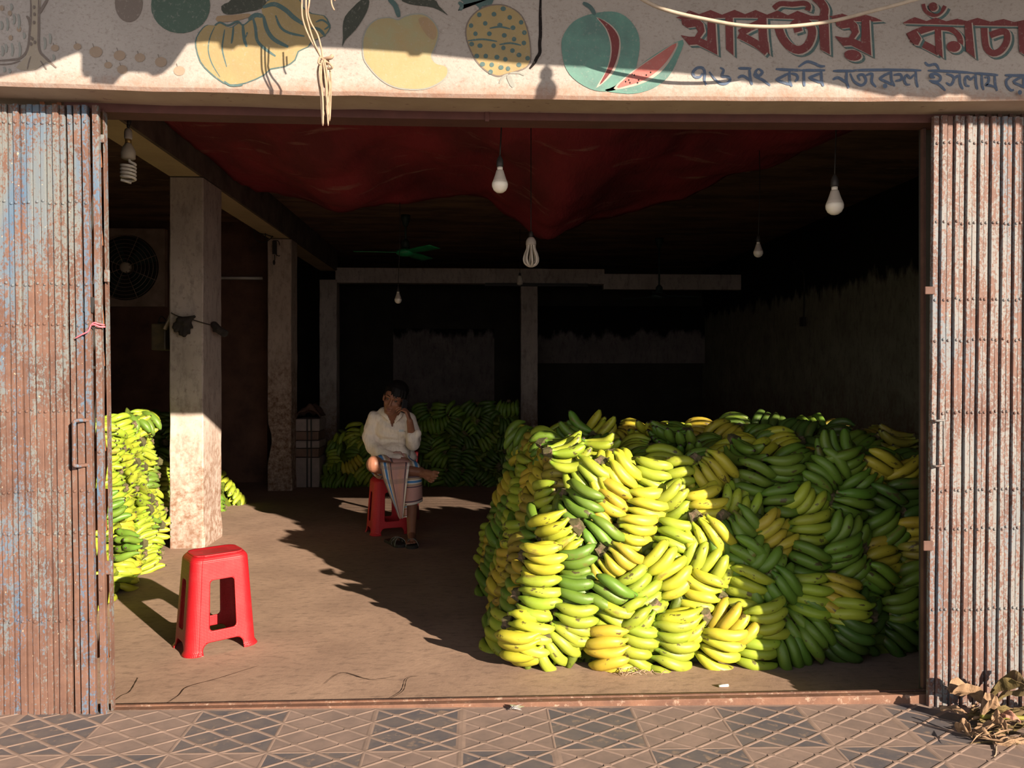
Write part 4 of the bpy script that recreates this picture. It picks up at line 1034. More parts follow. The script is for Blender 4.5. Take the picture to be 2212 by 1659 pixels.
def make_stool(cx, cy, ang, mat, label, H=.455, bl=.33, bw=.25, tl=.265, tw=.20):
    rt = thing('plastic_stool', (cx, cy, 0), label, 'stool')
    NS, NZ = 176, 76
    ca, sa = math.cos(ang), math.sin(ang)
    def rrect(s, hl, hw, rc):
        """point on a rounded rectangle, s in 0..1 by arc length, starting mid long side"""
        seg = [2*(hl-rc), math.pi/2*rc, 2*(hw-rc), math.pi/2*rc]*2; tot = sum(seg); d = (s % 1.0)*tot
        for k, L in enumerate(seg):
            if d <= L or k == 7: break
            d -= L
        side = k//2; cor = k % 2; u = d/max(L, 1e-6)
        cx_ = [hl-rc, hl-rc, -(hl-rc), -(hl-rc)]; cy_ = [-(hw-rc), hw-rc, hw-rc, -(hw-rc)]
        if cor:
            c0 = [(hl-rc, -(hw-rc)), (hl-rc, hw-rc), (-(hl-rc), hw-rc), (-(hl-rc), -(hw-rc))][side]
            a = -math.pi/2 + side*math.pi/2 + u*math.pi/2
            return c0[0] + rc*math.cos(a), c0[1] + rc*math.sin(a), side, None
        if side == 0: return -(hl-rc) + u*2*(hl-rc), -hw, 0, (u - .5)*2*(hl-rc)
        if side == 1: return hl, -(hw-rc) + u*2*(hw-rc), 1, (u - .5)*2*(hw-rc)
        if side == 2: return (hl-rc) - u*2*(hl-rc), hw, 2, (u - .5)*2*(hl-rc)
        return -hl, (hw-rc) - u*2*(hw-rc), 3, (u - .5)*2*(hw-rc)
    def wpt(x, y, z): return Vector((cx + ca*x - sa*y, cy + sa*x + ca*y, z))
    V, info = [], []
    for i in range(NZ + 1):
        t = i/NZ; z = H*t
        hl, hw, rc = (bl + (tl-bl)*t)/2, (bw + (tw-bw)*t)/2, .055 - .01*t
        fl = .010*max(0, 1 - z/.02)
        top = max(0, (t - .94)/.06); sh = .016*top*top
        for j in range(NS):
            x, y, side, along = rrect(j/NS, hl + fl - sh, hw + fl - sh, rc)
            V.append([x, y, z]); info.append((side, along, hl, hw))
    def sd_box(px, pz, cx_, cz_, hx, hz, r):
        qx, qz = abs(px - cx_) - hx + r, abs(pz - cz_) - hz + r
        return math.hypot(max(qx, 0), max(qz, 0)) + min(max(qx, qz), 0) - r
    def sdf(i, al=None, z=None):
        side, a0, hl, hw = info[i]; a = a0 if al is None else al; zz = V[i][2] if z is None else z
        if a0 is None: return 1
        t = zz/H; long = side % 2 == 0
        w = ((.066 if long else .036) + (-.012 if long else -.006)*t)
        win = sd_box(a, zz, 0, .225, w, .118, .018)
        arch = sd_box(a, zz, 0, -.03, .095 if long else .062, .085, .035)
        return min(win, arch)
    S = [sdf(i) for i in range(len(V))]
    b = MB(); b.v = [wpt(*p) for p in V]
    for i in range(len(V)): b.uv[i] = ((i % NS)/NS*1.1 + .001, V[i][2]*1.1)
    keep = []
    for i in range(NZ):
        for j in range(NS):
            q = (i*NS + j, i*NS + (j+1) % NS, (i+1)*NS + (j+1) % NS, (i+1)*NS + j)
            if sum(S[k] for k in q)/4 > 0: keep.append(q)
    # pull the ragged rim of every hole onto its true outline
    used = {}
    for q in keep:
        for k in q: used[k] = used.get(k, 0) + 1
    e = .0015
    for k, cnt in used.items():
        if cnt < 4 and info[k][1] is not None and abs(S[k]) < .02 and V[k][2] > .0005 or (cnt < 4 and info[k][1] is not None and S[k] < .02):
            side, a, hl, hw = info[k]; z = V[k][2]
            if z >= H*.95: continue
            for _ in range(3):
                s0 = sdf(k, a, z); gx_ = (sdf(k, a+e, z) - sdf(k, a-e, z))/(2*e); gz_ = (sdf(k, a, z+e) - sdf(k, a, z-e))/(2*e)
                g2 = gx_*gx_ + gz_*gz_
                if g2 < .2: break
                a -= s0*gx_/g2; z -= s0*gz_/g2 if V[k][2] > .001 else 0
            z = max(0, z); t = z/H; x, y = V[k][0], V[k][1]
            da = a - info[k][1]
            if side == 0: x += da
            elif side == 1: y += da
            elif side == 2: x -= da
            else: y -= da
            b.v[k] = wpt(x, y, z)
    b.f = keep; b.mi = [0]*len(keep)
    obj('body', b, mat, rt, smooth=True, thick=.0055)
    s = MB(); hl, hw = tl/2 - .014, tw/2 - .014
    ring = [rrect(j/64, hl, hw, .045)[:2] for j in range(64)]
    for sc_, z in ((1.0, H - .001), (.97, H + .005), (.93, H + .002), (0.5, H + .001)):
        for x, y in ring:
            s.v.append(wpt(x*sc_, y*sc_, z)); s.uv[len(s.v)-1] = (x*4, y*4)
    for i in range(3):
        for j in range(64): s.f.append((i*64 + j, i*64 + (j+1) % 64, (i+1)*64 + (j+1) % 64, (i+1)*64 + j)); s.mi.append(0)
    s.f.append(tuple(192 + j for j in range(64))); s.mi.append(0)
    obj('seat', s, mat, rt, smooth=True, thick=.004)
    return rt
make_stool(-1.285, 3.84, R(36), m_stool, 'bright red woven-pattern plastic stool standing alone in the sunlight by the left gate')
make_stool(-.735, 6.42, R(22), m_stool2, 'red plastic stool under the seated man on the phone', H=.452)

# ---------------------------------------------------------------- lamps on cords
m_white = M('milky_plastic', (.72, .68, .60), rough=.35, spec=.5); m_grey_pl = M('grey_plastic', (.42, .38, .34), rough=.5); m_black = M('black_bakelite', (.03, .028, .027), rough=.45); m_tube = M('dusty_lamp_tube', (.62, .57, .50), (.5, .46, .4), 30, rough=.4)
def cord(b, p, top, sag=.0, r=.003): b.tube(spline([p, p.lerp(top, .5) + Vector((sag, 0, 0)), top], 5), r, 6)
def led_bulb(u, v, Y, R_, label, top=None, cat='bulb'):
    c = atY(u, v, Y); t_ = thing('light_bulb', c, label, cat, None)
    k = R_/.034
    b = MB(); b.lathe([(.001*k, -.034*k), (.014*k, -.031*k), (.026*k, -.022*k), (.033*k, -.008*k), (.034*k, .004*k), (.032*k, .012*k)], c, 24); obj('globe', b, m_white, t_, smooth=True)
    b = MB(); b.lathe([(.0325*k, .012*k), (.028*k, .022*k), (.021*k, .042*k), (.016*k, .058*k), (.015*k, .062*k)], c, 24); obj('heat_sink', b, m_grey_pl, t_, smooth=True)
    b = MB(); b.lathe([(.012*k, .062*k), (.012*k, .076*k)], c, 16); obj('cap', b, m_white, t_, smooth=True)
    b = MB(); b.lathe([(.0125*k, .076*k), (.015*k, .08*k), (.014*k, .105*k), (.008*k, .118*k), (.004*k, .125*k)], c, 14); obj('holder', b, m_black, t_, smooth=True)
    b = MB(); cord(b, c + Vector((0, 0, .12*k)), Vector((c.x + .01, c.y + .02, top)), .01); obj('cord', b, m_black, t_, smooth=True)
    return t_
led_bulb(1080, 400, 3.30, .0345, 'round white bulb hanging alone below the pinched red cloth', 2.99)
led_bulb(1803, 446, 3.42, .0395, 'large white bulb hanging in front of the right side wall', 3.1)
led_bulb(1638, 546, 5.4, .034, 'small white bulb hanging deeper inside over the tall banana pile', 3.08)
led_bulb(860, 648, 7.2, .034, 'dim bulb on a long thin cord in front of the rear beam', 3.1)
# compact fluorescent spiral by the left gate
c = atY(277, 372, 3.4); t_ = thing('spiral_lamp', c, 'white spiral fluorescent lamp hanging beside the left gate', 'bulb')
b = MB(); pts = []
for i in range(115):
    a = i/115*2*math.pi*4.6; pts.append(c + Vector((.0275*math.cos(a), .0275*math.sin(a), .036 - .072*i/115)))
pts = [c + Vector((.004, 0, .062)), c + Vector((.006, 0, .045))] + pts + [c + Vector((.012, .004, -.045)), c + Vector((0, 0, -.043))]
b.tube(pts, .0062, 8); obj('tube', b, m_tube, t_, smooth=True)
b = MB(); b.lathe([(.02, .055), (.029, .06), (.030, .085), (.027, .10), (.016, .118), (.013, .125)], c, 20); obj('ballast', b, M('yellowed_plastic', (.38, .33, .26), rough=.5), t_, smooth=True)
b = MB(); b.lathe([(.0125, .125), (.0125, .142)], c, 14); obj('cap', b, M('brass', (.45, .30, .12), rough=.4, metal=.6), t_, smooth=True)
b = MB(); b.lathe([(.015, .142), (.0165, .15), (.0165, .17), (.013, .185), (.006, .19)], c, 14); obj('holder', b, m_grey_pl, t_, smooth=True)
b = MB()
for k in range(4): b.ball(c + Vector((.002*math.sin(k*2), 0, .20 + .016*k)), (.007, .007, .012), 8, 6)
b.tube(spline([c + Vector((0, 0, .19)), c + Vector((.004, 0, .24)), c + Vector((-.02, -.15, .27)), Vector((c.x - .08, 2.925, 2.36))], 5), .004, 6); obj('cord', b, m_black, t_, smooth=True)
# lotus shaped lamp
c = atY(1147, 552, 4.7); t_ = thing('lotus_lamp', c, 'lotus-shaped fluorescent lamp with curved white tubes', 'bulb')
b = MB()
for k in range(8):
    a = 2*math.pi*k/8
    b.tube(spline([c + Vector((r_*math.cos(a + tw), r_*math.sin(a + tw), z)) for r_, z, tw in ((.022, .065, 0), (.024, .04, 0), (.038, .005, .05), (.044, -.025, .1), (.036, -.05, .15), (.014, -.064, .15), (.004, -.066, 0))], 4), .0068, 7)
obj('tube', b, m_tube, t_, smooth=True)
b = MB(); b.lathe([(.031, .062), (.032, .075), (.03, .09), (.022, .105), (.014, .112)], c, 20); obj('ballast', b, m_grey_pl, t_, smooth=True)
b = MB(); b.lathe([(.013, .112), (.015, .118), (.014, .14), (.006, .15)], c, 14); cord(b, c + Vector((0, 0, .148)), c + Vector((.0, .0, .95))); obj('holder', b, m_black, t_, smooth=True)
c = atY(1123, 606, 9.6); t_ = thing('light_bulb', c, 'tiny cone-shaped lamp hanging before the middle of the rear beam', 'bulb')
b = MB(); b.lathe([(.01, -.06), (.035, -.05), (.04, -.01), (.03, .04), (.018, .06)], c, 14); obj('globe', b, m_tube, t_, smooth=True)
b = MB(); b.lathe([(.016, .06), (.014, .09), (.005, .1)], c, 12); cord(b, c + Vector((0, 0, .09)), Vector((c.x, c.y, 3.1))); obj('holder', b, m_black, t_, smooth=True)
# tube light frames on the beam
b = MB(); b.tube([Vector((-3.1, 9.282, 2.43)), Vector((-2.55, 9.282, 2.43))], .018, 10)
single('tube_light', b, M('unlit_tube', (.6, .58, .55), rough=.4), 'short pale tube light on the partition behind the second pillar', 'lamp', smooth=True)
b = MB(); b.box((.12, 11.36, 2.575), (1.65, 11.42, 2.62)); single('tube_light_batten', b, m_black, 'long black lamp batten fixed along the rear beam', 'lamp')

# ---------------------------------------------------------------- fans
m_fan = M('green_enamel', (.03, .42, .16), (.02, .30, .12), 8, rough=.35, spec=.5); m_fan_dk = M('dark_enamel', (.03, .05, .045), rough=.5)
def ceiling_fan(c, ztop, mat, mat2, label, a0, blade=.58):
    t_ = thing('ceiling_fan', c, label, 'fan')
    b = MB(); b.lathe([(.015, -.045), (.07, -.04), (.105, -.018), (.108, .0), (.10, .02), (.06, .035), (.03, .05)], c, 28); obj('motor', b, mat, t_, smooth=True)
    b = MB(); b.tube([c + Vector((0, 0, .04)), Vector((c.x, c.y, ztop - .05))], .013, 10); obj('rod', b, mat2, t_, smooth=True)
    b = MB(); b.lathe([(.025, -.13), (.05, -.05), (.055, .0)], (c.x, c.y, ztop), 18); b.lathe([(.05, .05), (.045, .12), (.02, .15)], c, 18); obj('canopy', b, mat2, t_, smooth=True)
    for k in range(3):
        a = a0 + 2*math.pi*k/3; d = Vector((math.cos(a), math.sin(a), 0)); n = Vector((-d.y, d.x, 0)); b = MB()
        b.grid(lambda u, v: c + d*(.09 + (blade - .09)*u) + n*((v-.5)*(.09 + .06*min(1, u*2.2)*(1 - .12*u))) + Vector((0, 0, -.012*(v-.5)*2 - .006*u)), 10, 3, uv=False)
        obj('blade', b, mat, t_, smooth=True, thick=.006)
    return t_
c = atY(876, 545, 8.8); ceiling_fan(c, 3.1, m_fan, m_fan_dk, 'green three-bladed ceiling fan hanging from the dark ceiling', R(-52))
c = atY(1424, 640, 10.2); ceiling_fan(c, 3.1, m_fan_dk, m_fan_dk, 'dark ceiling fan hanging near the far right of the rear beam', R(15), .6)
# exhaust fan on the partition
c = atY(272, 578, 9.2); t_ = thing('exhaust_fan', c + Vector((0, 0, -.46)), 'square wall exhaust fan with wire grille, half hidden by the left gate', 'fan')
m_exf = M('dusty_fan_frame', (.38, .27, .21), (.24, .17, .13), 6, rough=.8); hs, rc_ = .455, .385
b = MB(); n = 48
for j in range(n):
    a = 2*math.pi*j/n; m_ = max(abs(math.cos(a)), abs(math.sin(a)))
    b.v += [c + Vector((hs*math.cos(a)/m_, -.02, hs*math.sin(a)/m_)), c + Vector((rc_*math.cos(a), -.02, rc_*math.sin(a))), c + Vector((rc_*math.cos(a), .06, rc_*math.sin(a))), c + Vector((hs*math.cos(a)/m_, .06, hs*math.sin(a)/m_))]
for j in range(n):
    p_, q_ = 4*j, 4*((j+1) % n)
    for k in range(4): b.f.append((p_ + k, p_ + (k+1) % 4, q_ + (k+1) % 4, q_ + k)); b.mi.append(0)
obj('frame', b, m_exf, t_)
b = MB(); b.lathe([(.385, .055), (.385, .06), (.0, .062)], c, 36, axis='y'); obj('back_plate', b, m_wall_dk, t_)
for k in range(4):
    a = R(40) + math.pi/2*k; b = MB()
    b.grid(lambda u, v: c + Vector(((.07 + .29*u)*math.cos(a + (v-.5)*(.9)), .035 - .03*(v-.5), (.07 + .29*u)*math.sin(a + (v-.5)*.9))), 5, 6, uv=False); obj('blade', b, m_fan_dk, t_, smooth=True, thick=.004)
b = MB(); b.lathe([(.06, -.03), (.062, .0), (.062, .04)], c, 24, axis='y'); b.ball(c + Vector((0, -.03, 0)), (.058, .02, .058), 16, 8); obj('hub', b, M('pale_hub', (.6, .5, .38), rough=.7), t_, smooth=True)
b = MB()
for r_ in [.10, .145, .19, .235, .28, .325, .37]: b.tube([c + Vector((r_*math.cos(2*math.pi*j/40), -.03, r_*math.sin(2*math.pi*j/40))) for j in range(41)], .003, 5)
for k in range(8):
    a = R(22 + 45*k); b.tube([c + Vector((.05*math.cos(a), -.035, .05*math.sin(a))), c + Vector((.385*math.cos(a), -.028, .385*math.sin(a)))], .004, 5)
obj('grille', b, m_exf, t_, smooth=True)

# ---------------------------------------------------------------- red cloth slung under the ceiling
m_cloth = NT('red_cloth'); p = m_cloth.pos()
cc = m_cloth.mix(m_cloth.ramp(m_cloth.noise(m_cloth.mapv(p, (1, .5, 1)), 1.7, 5), .38, .62), (.31, .045, .062), (.18, .038, .048))
cc = m_cloth.mix(m_cloth.ramp(m_cloth.noise(m_cloth.mapv(p, (.5, 2.2, 1)), 3.1, 6), .60, .72, 0, .7), cc, (.40, .22, .19))
m_cloth.col(cc); m_cloth.bump(m_cloth.noise(m_cloth.mapv(p, (3, 1, 1)), 9, 6), .5, .02); m_cloth = m_cloth.set(.9, 0, .1)
edge_z = [(-2.05, 3.0), (-1.7, 2.95), (-1.27, 2.85), (-.95, 2.87), (-.8, 2.90), (-.36, 2.99), (.05, 2.96), (.3, 2.80), (.63, 2.60), (.85, 2.68), (1.1, 2.77), (1.67, 2.84), (2.2, 2.92), (2.75, 3.03)]
def interp(t, x):
    for (a, c_), (a2, c2) in zip(t, t[1:]):
        if x <= a2: k = (x-a)/(a2-a); k = max(0, min(1, k)); k = k*k*(3-2*k); return c_ + (c2-c_)*k
    return t[-1][1]
def cloth(u, v):
    x = -2.05 + 4.8*u
    yb = 7.25 if x < 1.2 else 7.25 - 2.2*((x-1.2)/1.55)**1.3
    y = 3.12 + (yb - 3.12)*v
    ez = interp(edge_z, x); z = 3.04 + (ez - 3.04)*v**1.6
    z -= .07*math.sin(v*math.pi)*abs(math.sin((x + .6)*1.5))
    dx, dy = x - .16, y - 4.55; r = math.hypot(dx, dy); a = math.atan2(dy, dx)
    z += .10*math.exp(-r*r/.05) + .035*math.sin(a*7)*math.exp(-r/.9)*min(1, r*3)
    z += .022*math.sin((x*1.0 + y*.9)*6 + 2*fbm(x, y)) * (.4 + .6*v) + .05*fbm(x*1.6, y*1.6) - .10*math.exp(-((x + 1.15)**2/.16 + (y - 6.3)**2/.9)) - .14*math.exp(-((x - .70)**2/.14 + (y - 6.1)**2/1.2))
    return Vector((x, y, min(z, 3.085)))
b = MB(); b.grid(cloth, 96, 56)
single('cloth_canopy', b, m_cloth, 'large sagging dusty red cloth slung under the ceiling', 'cloth', smooth=True, thick=.004)

# ---------------------------------------------------------------- things hung at the nearest pillar
m_wire = M('dark_wire', (.03, .025, .022), rough=.6); m_glove = M('black_glove', (.022, .018, .017), (.035, .028, .025), 30, rough=.8)
b = MB(); Yw = 5.87
b.tube(spline([atY(369, 674, 6.0), atY(372, 677, Yw-.01), atY(385, 683, Yw-.01), atY(398, 686, Yw-.015), atY(413, 690, Yw-.015), atY(424, 693, Yw-.012), atY(437, 697, Yw-.01), atY(452, 701, 5.97), atY(464, 704, 6.1)], 6), .004, 6)
single('wire', b, m_wire, 'dark wire strung round the nearest pillar holding gloves', 'wire', smooth=True)
b = MB()
def finger_c(u0, v0, u1, v1, w0, w1, Y=Yw-.03): b.cap(atY(u0, v0, Y), atY(u1, v1, Y-.01), w0, w1, 8)
for q in ((412,688,400,697,.022,.03), (404,690,388,692,.024,.028), (403,692,377,700,.02,.013), (398,694,375,707,.02,.014), (396,696,379,715,.018,.014), (398,698,390,721,.018,.016), (400,698,398,724,.02,.018), (404,697,408,719,.018,.014), (410,696,415,708,.012,.011), (410,688,420,684,.02,.012)): finger_c(*q)
o = remeshed(b, 'glove', m_glove, .007, 3)
g_ = obj('glove', o, m_glove); tag(g_, 'black rubber work glove hung by a wire on the front of the pillar', 'glove')
b = MB()
for q in ((463,702,472,712,.03,.03), (470,708,492,718,.02,.012), (470,712,490,724,.02,.012), (468,714,484,727,.018,.01), (465,705,462,715,.015,.012)): b.cap(atY(q[0], q[1], 6.04), atY(q[2], q[3], 6.02), q[4], q[5], 8)
o = remeshed(b, 'glove', m_glove, .008, 3); g_ = obj('glove', o, m_glove); tag(g_, 'dark glove hanging at the right corner of the nearest pillar', 'glove')
b = MB()
b.grid(lambda u, v: atY(368 - 13*v + 8*u*(1-.3*v) - 6*math.sin(u*3)*v, 675 + 32*v + 6*u*v, 6.0 + .03*math.sin(u*7)), 8, 10, uv=False)
single('rag', b, M('pale_rag', (.42, .33, .24), (.3, .24, .17), 30, rough=.9), 'pale crumpled rag hanging at the left edge of the nearest pillar', 'rag', smooth=True, thick=.006)
t_ = thing('tin_can', atY(352, 756, 6.15), 'dull square tin hanging behind the left edge of the nearest pillar', 'tin')
b = MB(); a0, a1 = atY(336, 757, 6.15), atY(368, 700, 6.15)
b.box((a0.x, 6.06, a0.z), (a1.x, 6.24, a1.z)); obj('body', b, M('printed_tin', (.10, .075, .04), (.06, .045, .03), 14, rough=.5), t_, bevel=.012)
b = MB(); b.lathe([(.03, 0), (.03, .015)], ((a0.x + a1.x)/2, 6.15, a1.z), 14); obj('lid', b, m_wire, t_)
b = MB(); b.tube(spline([(a0.x + .02, 6.15, a1.z), ((a0.x + a1.x)/2, 6.12, a1.z + .06), (a1.x - .01, 6.15, a1.z)], 6), .004, 6); obj('handle', b, m_wire, t_, smooth=True)
# tangled wires and a switch box where the beam meets the second pillar
b = MB(); y0 = 8.5
for pts in ([(520,455),(540,480),(552,500),(575,507),(590,512)], [(537,472),(548,492),(550,510),(556,520),(570,524),(585,515),(592,504)], [(562,490),(572,500),(574,515),(577,520)], [(590,520),(602,522),(606,545),(603,553),(596,550)], [(593,550),(594,562)]):
    b.tube(spline([atY(u, v, y0 - (590-u)*.010) for u, v in pts], 5), .005, 5)
single('wire', b, m_wire, 'tangle of thin wires drooping along the beam to the second pillar', 'wire', smooth=True)
b = MB(); q = atY(593, 535, 8.55); b.box((q.x-.02, 8.53, q.z-.07), (q.x+.02, 8.57, q.z+.07)); q = atY(592, 567, 8.55); b.ball(q, (.014, .014, .028), 8, 6)
single('socket_box', b, m_wire, 'small dark socket box dangling at the top of the second pillar', 'socket')
# conduit and switch on the right wall
b = MB(); P = lambda u, v: ray(u, v) * (3.985/ray(u, v).x) + Vector((0, 0, EYE))
b.tube(spline([P(1715, 566), P(1722, 580), P(1733, 586), P(1737, 600), P(1737, 640), P(1736, 690)], 6), .010, 6); q = P(1736, 694); b.box((q.x-.03, q.y-.05, q.z-.06), (q.x+.01, q.y+.05, q.z+.05))
single('switch_cable', b, m_wire, 'dark cable with a switch box running down the right side wall', 'switch', smooth=False)
# strapped cartons behind the second pillar
m_ct = M('pale_carton', (.26, .21, .195), (.19, .155, .14), 10, rough=.9); m_ct2 = M('brown_carton', (.16, .10, .075), (.11, .07, .055), 10, rough=.9); m_strap = M('black_strap', (.015, .015, .015), rough=.5)
z = 0; x0, x1 = atY(641, 1000, 8.9).x, atY(692, 1000, 8.9).x
for k, (h, w, lab) in enumerate(((.34, 0, 'big pale carton at the bottom of the stack behind the second pillar'), (.10, .01, 'flat brown carton second from the bottom of the strapped stack'), (.085, .0, 'flat pale carton in the middle of the strapped stack'), (.10, .012, 'thin brown carton below the top carton of the stack'), (.14, .0, 'pale carton topmost of the strapped stack behind the second pillar'))):
    t_ = thing('carton', ((x0+x1)/2, 9.05, z), lab, 'box', 'cartons stacked behind the second pillar')
    b = MB(); b.box((x0 - w, 8.85 + w, z + .002), (x1 - w, 9.22, z + h)); obj('box', b, m_ct if k % 2 == 0 else m_ct2, t_, bevel=.008)
    b = MB()
    for xx in (.45, .62): b.box((x0 + (x1-x0)*xx, 8.845 + w, z + .004), (x0 + (x1-x0)*xx + .018, 8.852 + w, z + h + .001))
    obj('strap', b, m_strap, t_); z += h + .004
b = MB(); b.grid(lambda u, v: Vector((x0 + (x1-x0)*u, 8.88 + .32*v, z + .02 + .14*math.sin(u*math.pi)*(.6 + .4*math.sin(v*9)) + .04*fbm(u*4, v*4))), 14, 8, uv=False)
single('sack', b, M('brown_sack', (.10, .055, .04), (.06, .035, .03), 20, rough=.95, bump=.4), 'crumpled dark sack lying on top of the carton stack', 'sack', smooth=True, thick=.01)

# ---------------------------------------------------------------- litter
b = MB(); q = atZ(1553, 1482, .004); b.tube([q, q + Vector((.042, .006, 0))], .0055, 10)
single('cigarette_end', b, M('white_paper', (.75, .72, .68), rough=.8), 'white paper stub lying on the floor before the front pile', 'litter', smooth=True)
b = MB(); q = atY(1116, 1531, GY - .02)
for k in range(9): b.add([Vector((q.x + random.uniform(-.035, .03), GY - .03 + random.uniform(-.02, .02), sw(q.x) + random.uniform(.004, .022))) for _ in range(4)], [(0, 1, 2), (0, 2, 3)])
single('foil_scrap', b, M('silver_foil', (.6, .6, .62), rough=.25, metal=.7), 'crumpled silver foil scrap against the threshold', 'litter')
b = MB()
for k in range(16):
    u, v = random.uniform(1330, 1440), random.uniform(1448, 1462); q = atZ(u, v, .008); d = Vector((random.uniform(-.05, .05), random.uniform(-.03, .03), random.uniform(0, .012)))
    b.tube(spline([q, q + d*.5 + Vector((0, 0, .01)), q + d], 3), .0018, 5)
tag(single('dry_fibres', b, m_twine, 'loose dry fibres lying along the foot of the front pile', 'litter'), kind='stuff')
rl = random.Random(4); m_leaf = M('dry_leaf', (.25, .165, .10), (.17, .105, .062), 30, rough=.8, bump=.3, stretch=(1, 1, 1), c3=(.09, .055, .035), scale3=14, lo3=.62, hi3=.7)
m_leafd = M('dark_dry_leaf', (.085, .055, .028), (.11, .085, .03), 16, rough=.85, bump=.3); m_stalk = M('green_stalk', (.24, .21, .035), (.10, .12, .025), 12, rough=.6)
def leaf(p0, p1, w, curl, z_lift, mat, label, sag=0, group='dry banana leaves by the right gate'):
    p0, p1 = Vector(p0), Vector(p1); d = (p1 - p0); n = Vector((-d.y, d.x, 0)).normalized(); ph = rl.uniform(0, 6)
    def fn(u, v):
        k = max(.02, math.sin(min(1, .10 + v*.9)*math.pi))**.8; a = (u - .5)*2
        return p0 + d*v + n*(a*w*.72*k*(1 + .10*math.sin(v*9 + ph) + .12*math.sin(v*23 + 2*ph)*abs(a))) + Vector((0, 0, z_lift*math.sin(v*math.pi*.9) + abs(a)*w*k*.45 + curl*a*a*k + .005*math.sin(v*12 + a*2 + ph) + .003*math.sin(u*17 + ph)))
    q = MB(); q.grid(fn, 10, 18, uv=False)
    return single('dry_banana_leaf', q, mat, label, 'leaf', group, smooth=False, thick=.0012)
zz = lambda x: sw(x)
W_ = lambda u, v, h=0: (lambda q: Vector((q.x, q.y, q.z)))(atZ(u, v, .065 + h))
leaf(W_(2052, 1500, .10), W_(2128, 1528, .03), .045, .03, .02, m_leaf, 'long pale dry leaf leaning up against the right gate')
leaf(W_(2030, 1530, .04), W_(2102, 1552, .015), .035, -.02, .015, m_leaf, 'flat dry leaf with a dark torn end pointing towards the opening')
leaf(W_(2064, 1575, .02), W_(2100, 1594, .01), .03, .02, .008, m_leaf, 'small folded dry leaf nearest the opening, low on the sidewalk')
leaf(W_(2098, 1588, .015), W_(2150, 1604, .01), .04, -.015, .02, m_leaf, 'broad pointed dry leaf lying flat at the front of the heap')
leaf(W_(2142, 1560, .05), W_(2178, 1584, .02), .035, .02, .015, m_leaf, 'pale curled leaf hanging over the front of the leaf heap')
leaf(W_(2120, 1545, .06), W_(2160, 1528, .09), .03, .035, .01, m_leaf, 'cupped dry leaf with upturned edges in the heap')
leaf(W_(2150, 1555, .05), W_(2205, 1565, .05), .035, -.02, .03, M('pinkish_dry_leaf', (.28, .14, .10), (.2, .1, .07), 20, rough=.8), 'pinkish dry leaf in the heap beside the green stalk')
leaf(W_(2135, 1515, .04), W_(2225, 1498, .11), .06, .03, .03, m_leafd, 'large dark dry leaf standing at the back of the heap')
leaf(W_(2150, 1520, .06), W_(2230, 1515, .12), .06, -.03, .04, m_leafd, 'dark folded leaf below the large standing leaf')
for k in range(14):
    u, v = rl.uniform(2085, 2220), rl.uniform(1535, 1605); a = rl.uniform(-.6, .6); L = rl.uniform(.06, .16)
    q = W_(u, v, rl.uniform(.005, .03)); leaf(q, q + Vector((L*math.cos(a), L*math.sin(a)*.7, rl.uniform(-.01, .03))), rl.uniform(.015, .035), rl.uniform(-.02, .02), .012, rl.choice((m_leaf, m_leafd, m_leafd)), 'small brittle leaf scrap tucked into the dry leaf heap', group='leaf scraps in the heap')
b = MB()
for k in range(46):
    u, v = rl.uniform(2080, 2225), rl.uniform(1528, 1612); a = rl.gauss(.1, .5); L = rl.uniform(.04, .15); q = W_(u, v, rl.uniform(.002, .035)); d = Vector((L*math.cos(a), L*math.sin(a), rl.uniform(-.012, .025)))
    n_ = Vector((-d.y, d.x, 0)).normalized()*rl.uniform(.002, .007)
    b.add([q, q + d*.5 + n_ + Vector((0, 0, .006)), q + d, q + d*.5 - n_ + Vector((0, 0, .003))], [(0, 1, 2), (0, 2, 3)], k % 2)
tag(single('leaf_litter', b, [m_leaf, m_leafd], 'shredded bits of dry leaf scattered under the leaf heap', 'litter'), kind='stuff')
b = MB(); b.tube(spline([W_(2120, 1548, .055), W_(2160, 1548, .05), W_(2225, 1552, .045)], 5), .008, 8); single('leaf_stalk', b, m_stalk, 'yellow-green stalk lying through the dry leaf heap', 'stalk', smooth=True)
b = MB(); b.tube(spline([W_(2146, 1580, .03), W_(2152, 1600, .012), W_(2151, 1628, .006), W_(2147, 1634, .006)], 5), .0022, 6); single('leaf_stalk', b, m_twine, 'thin dry stalk hanging forward from the leaf heap', 'stalk', smooth=True)
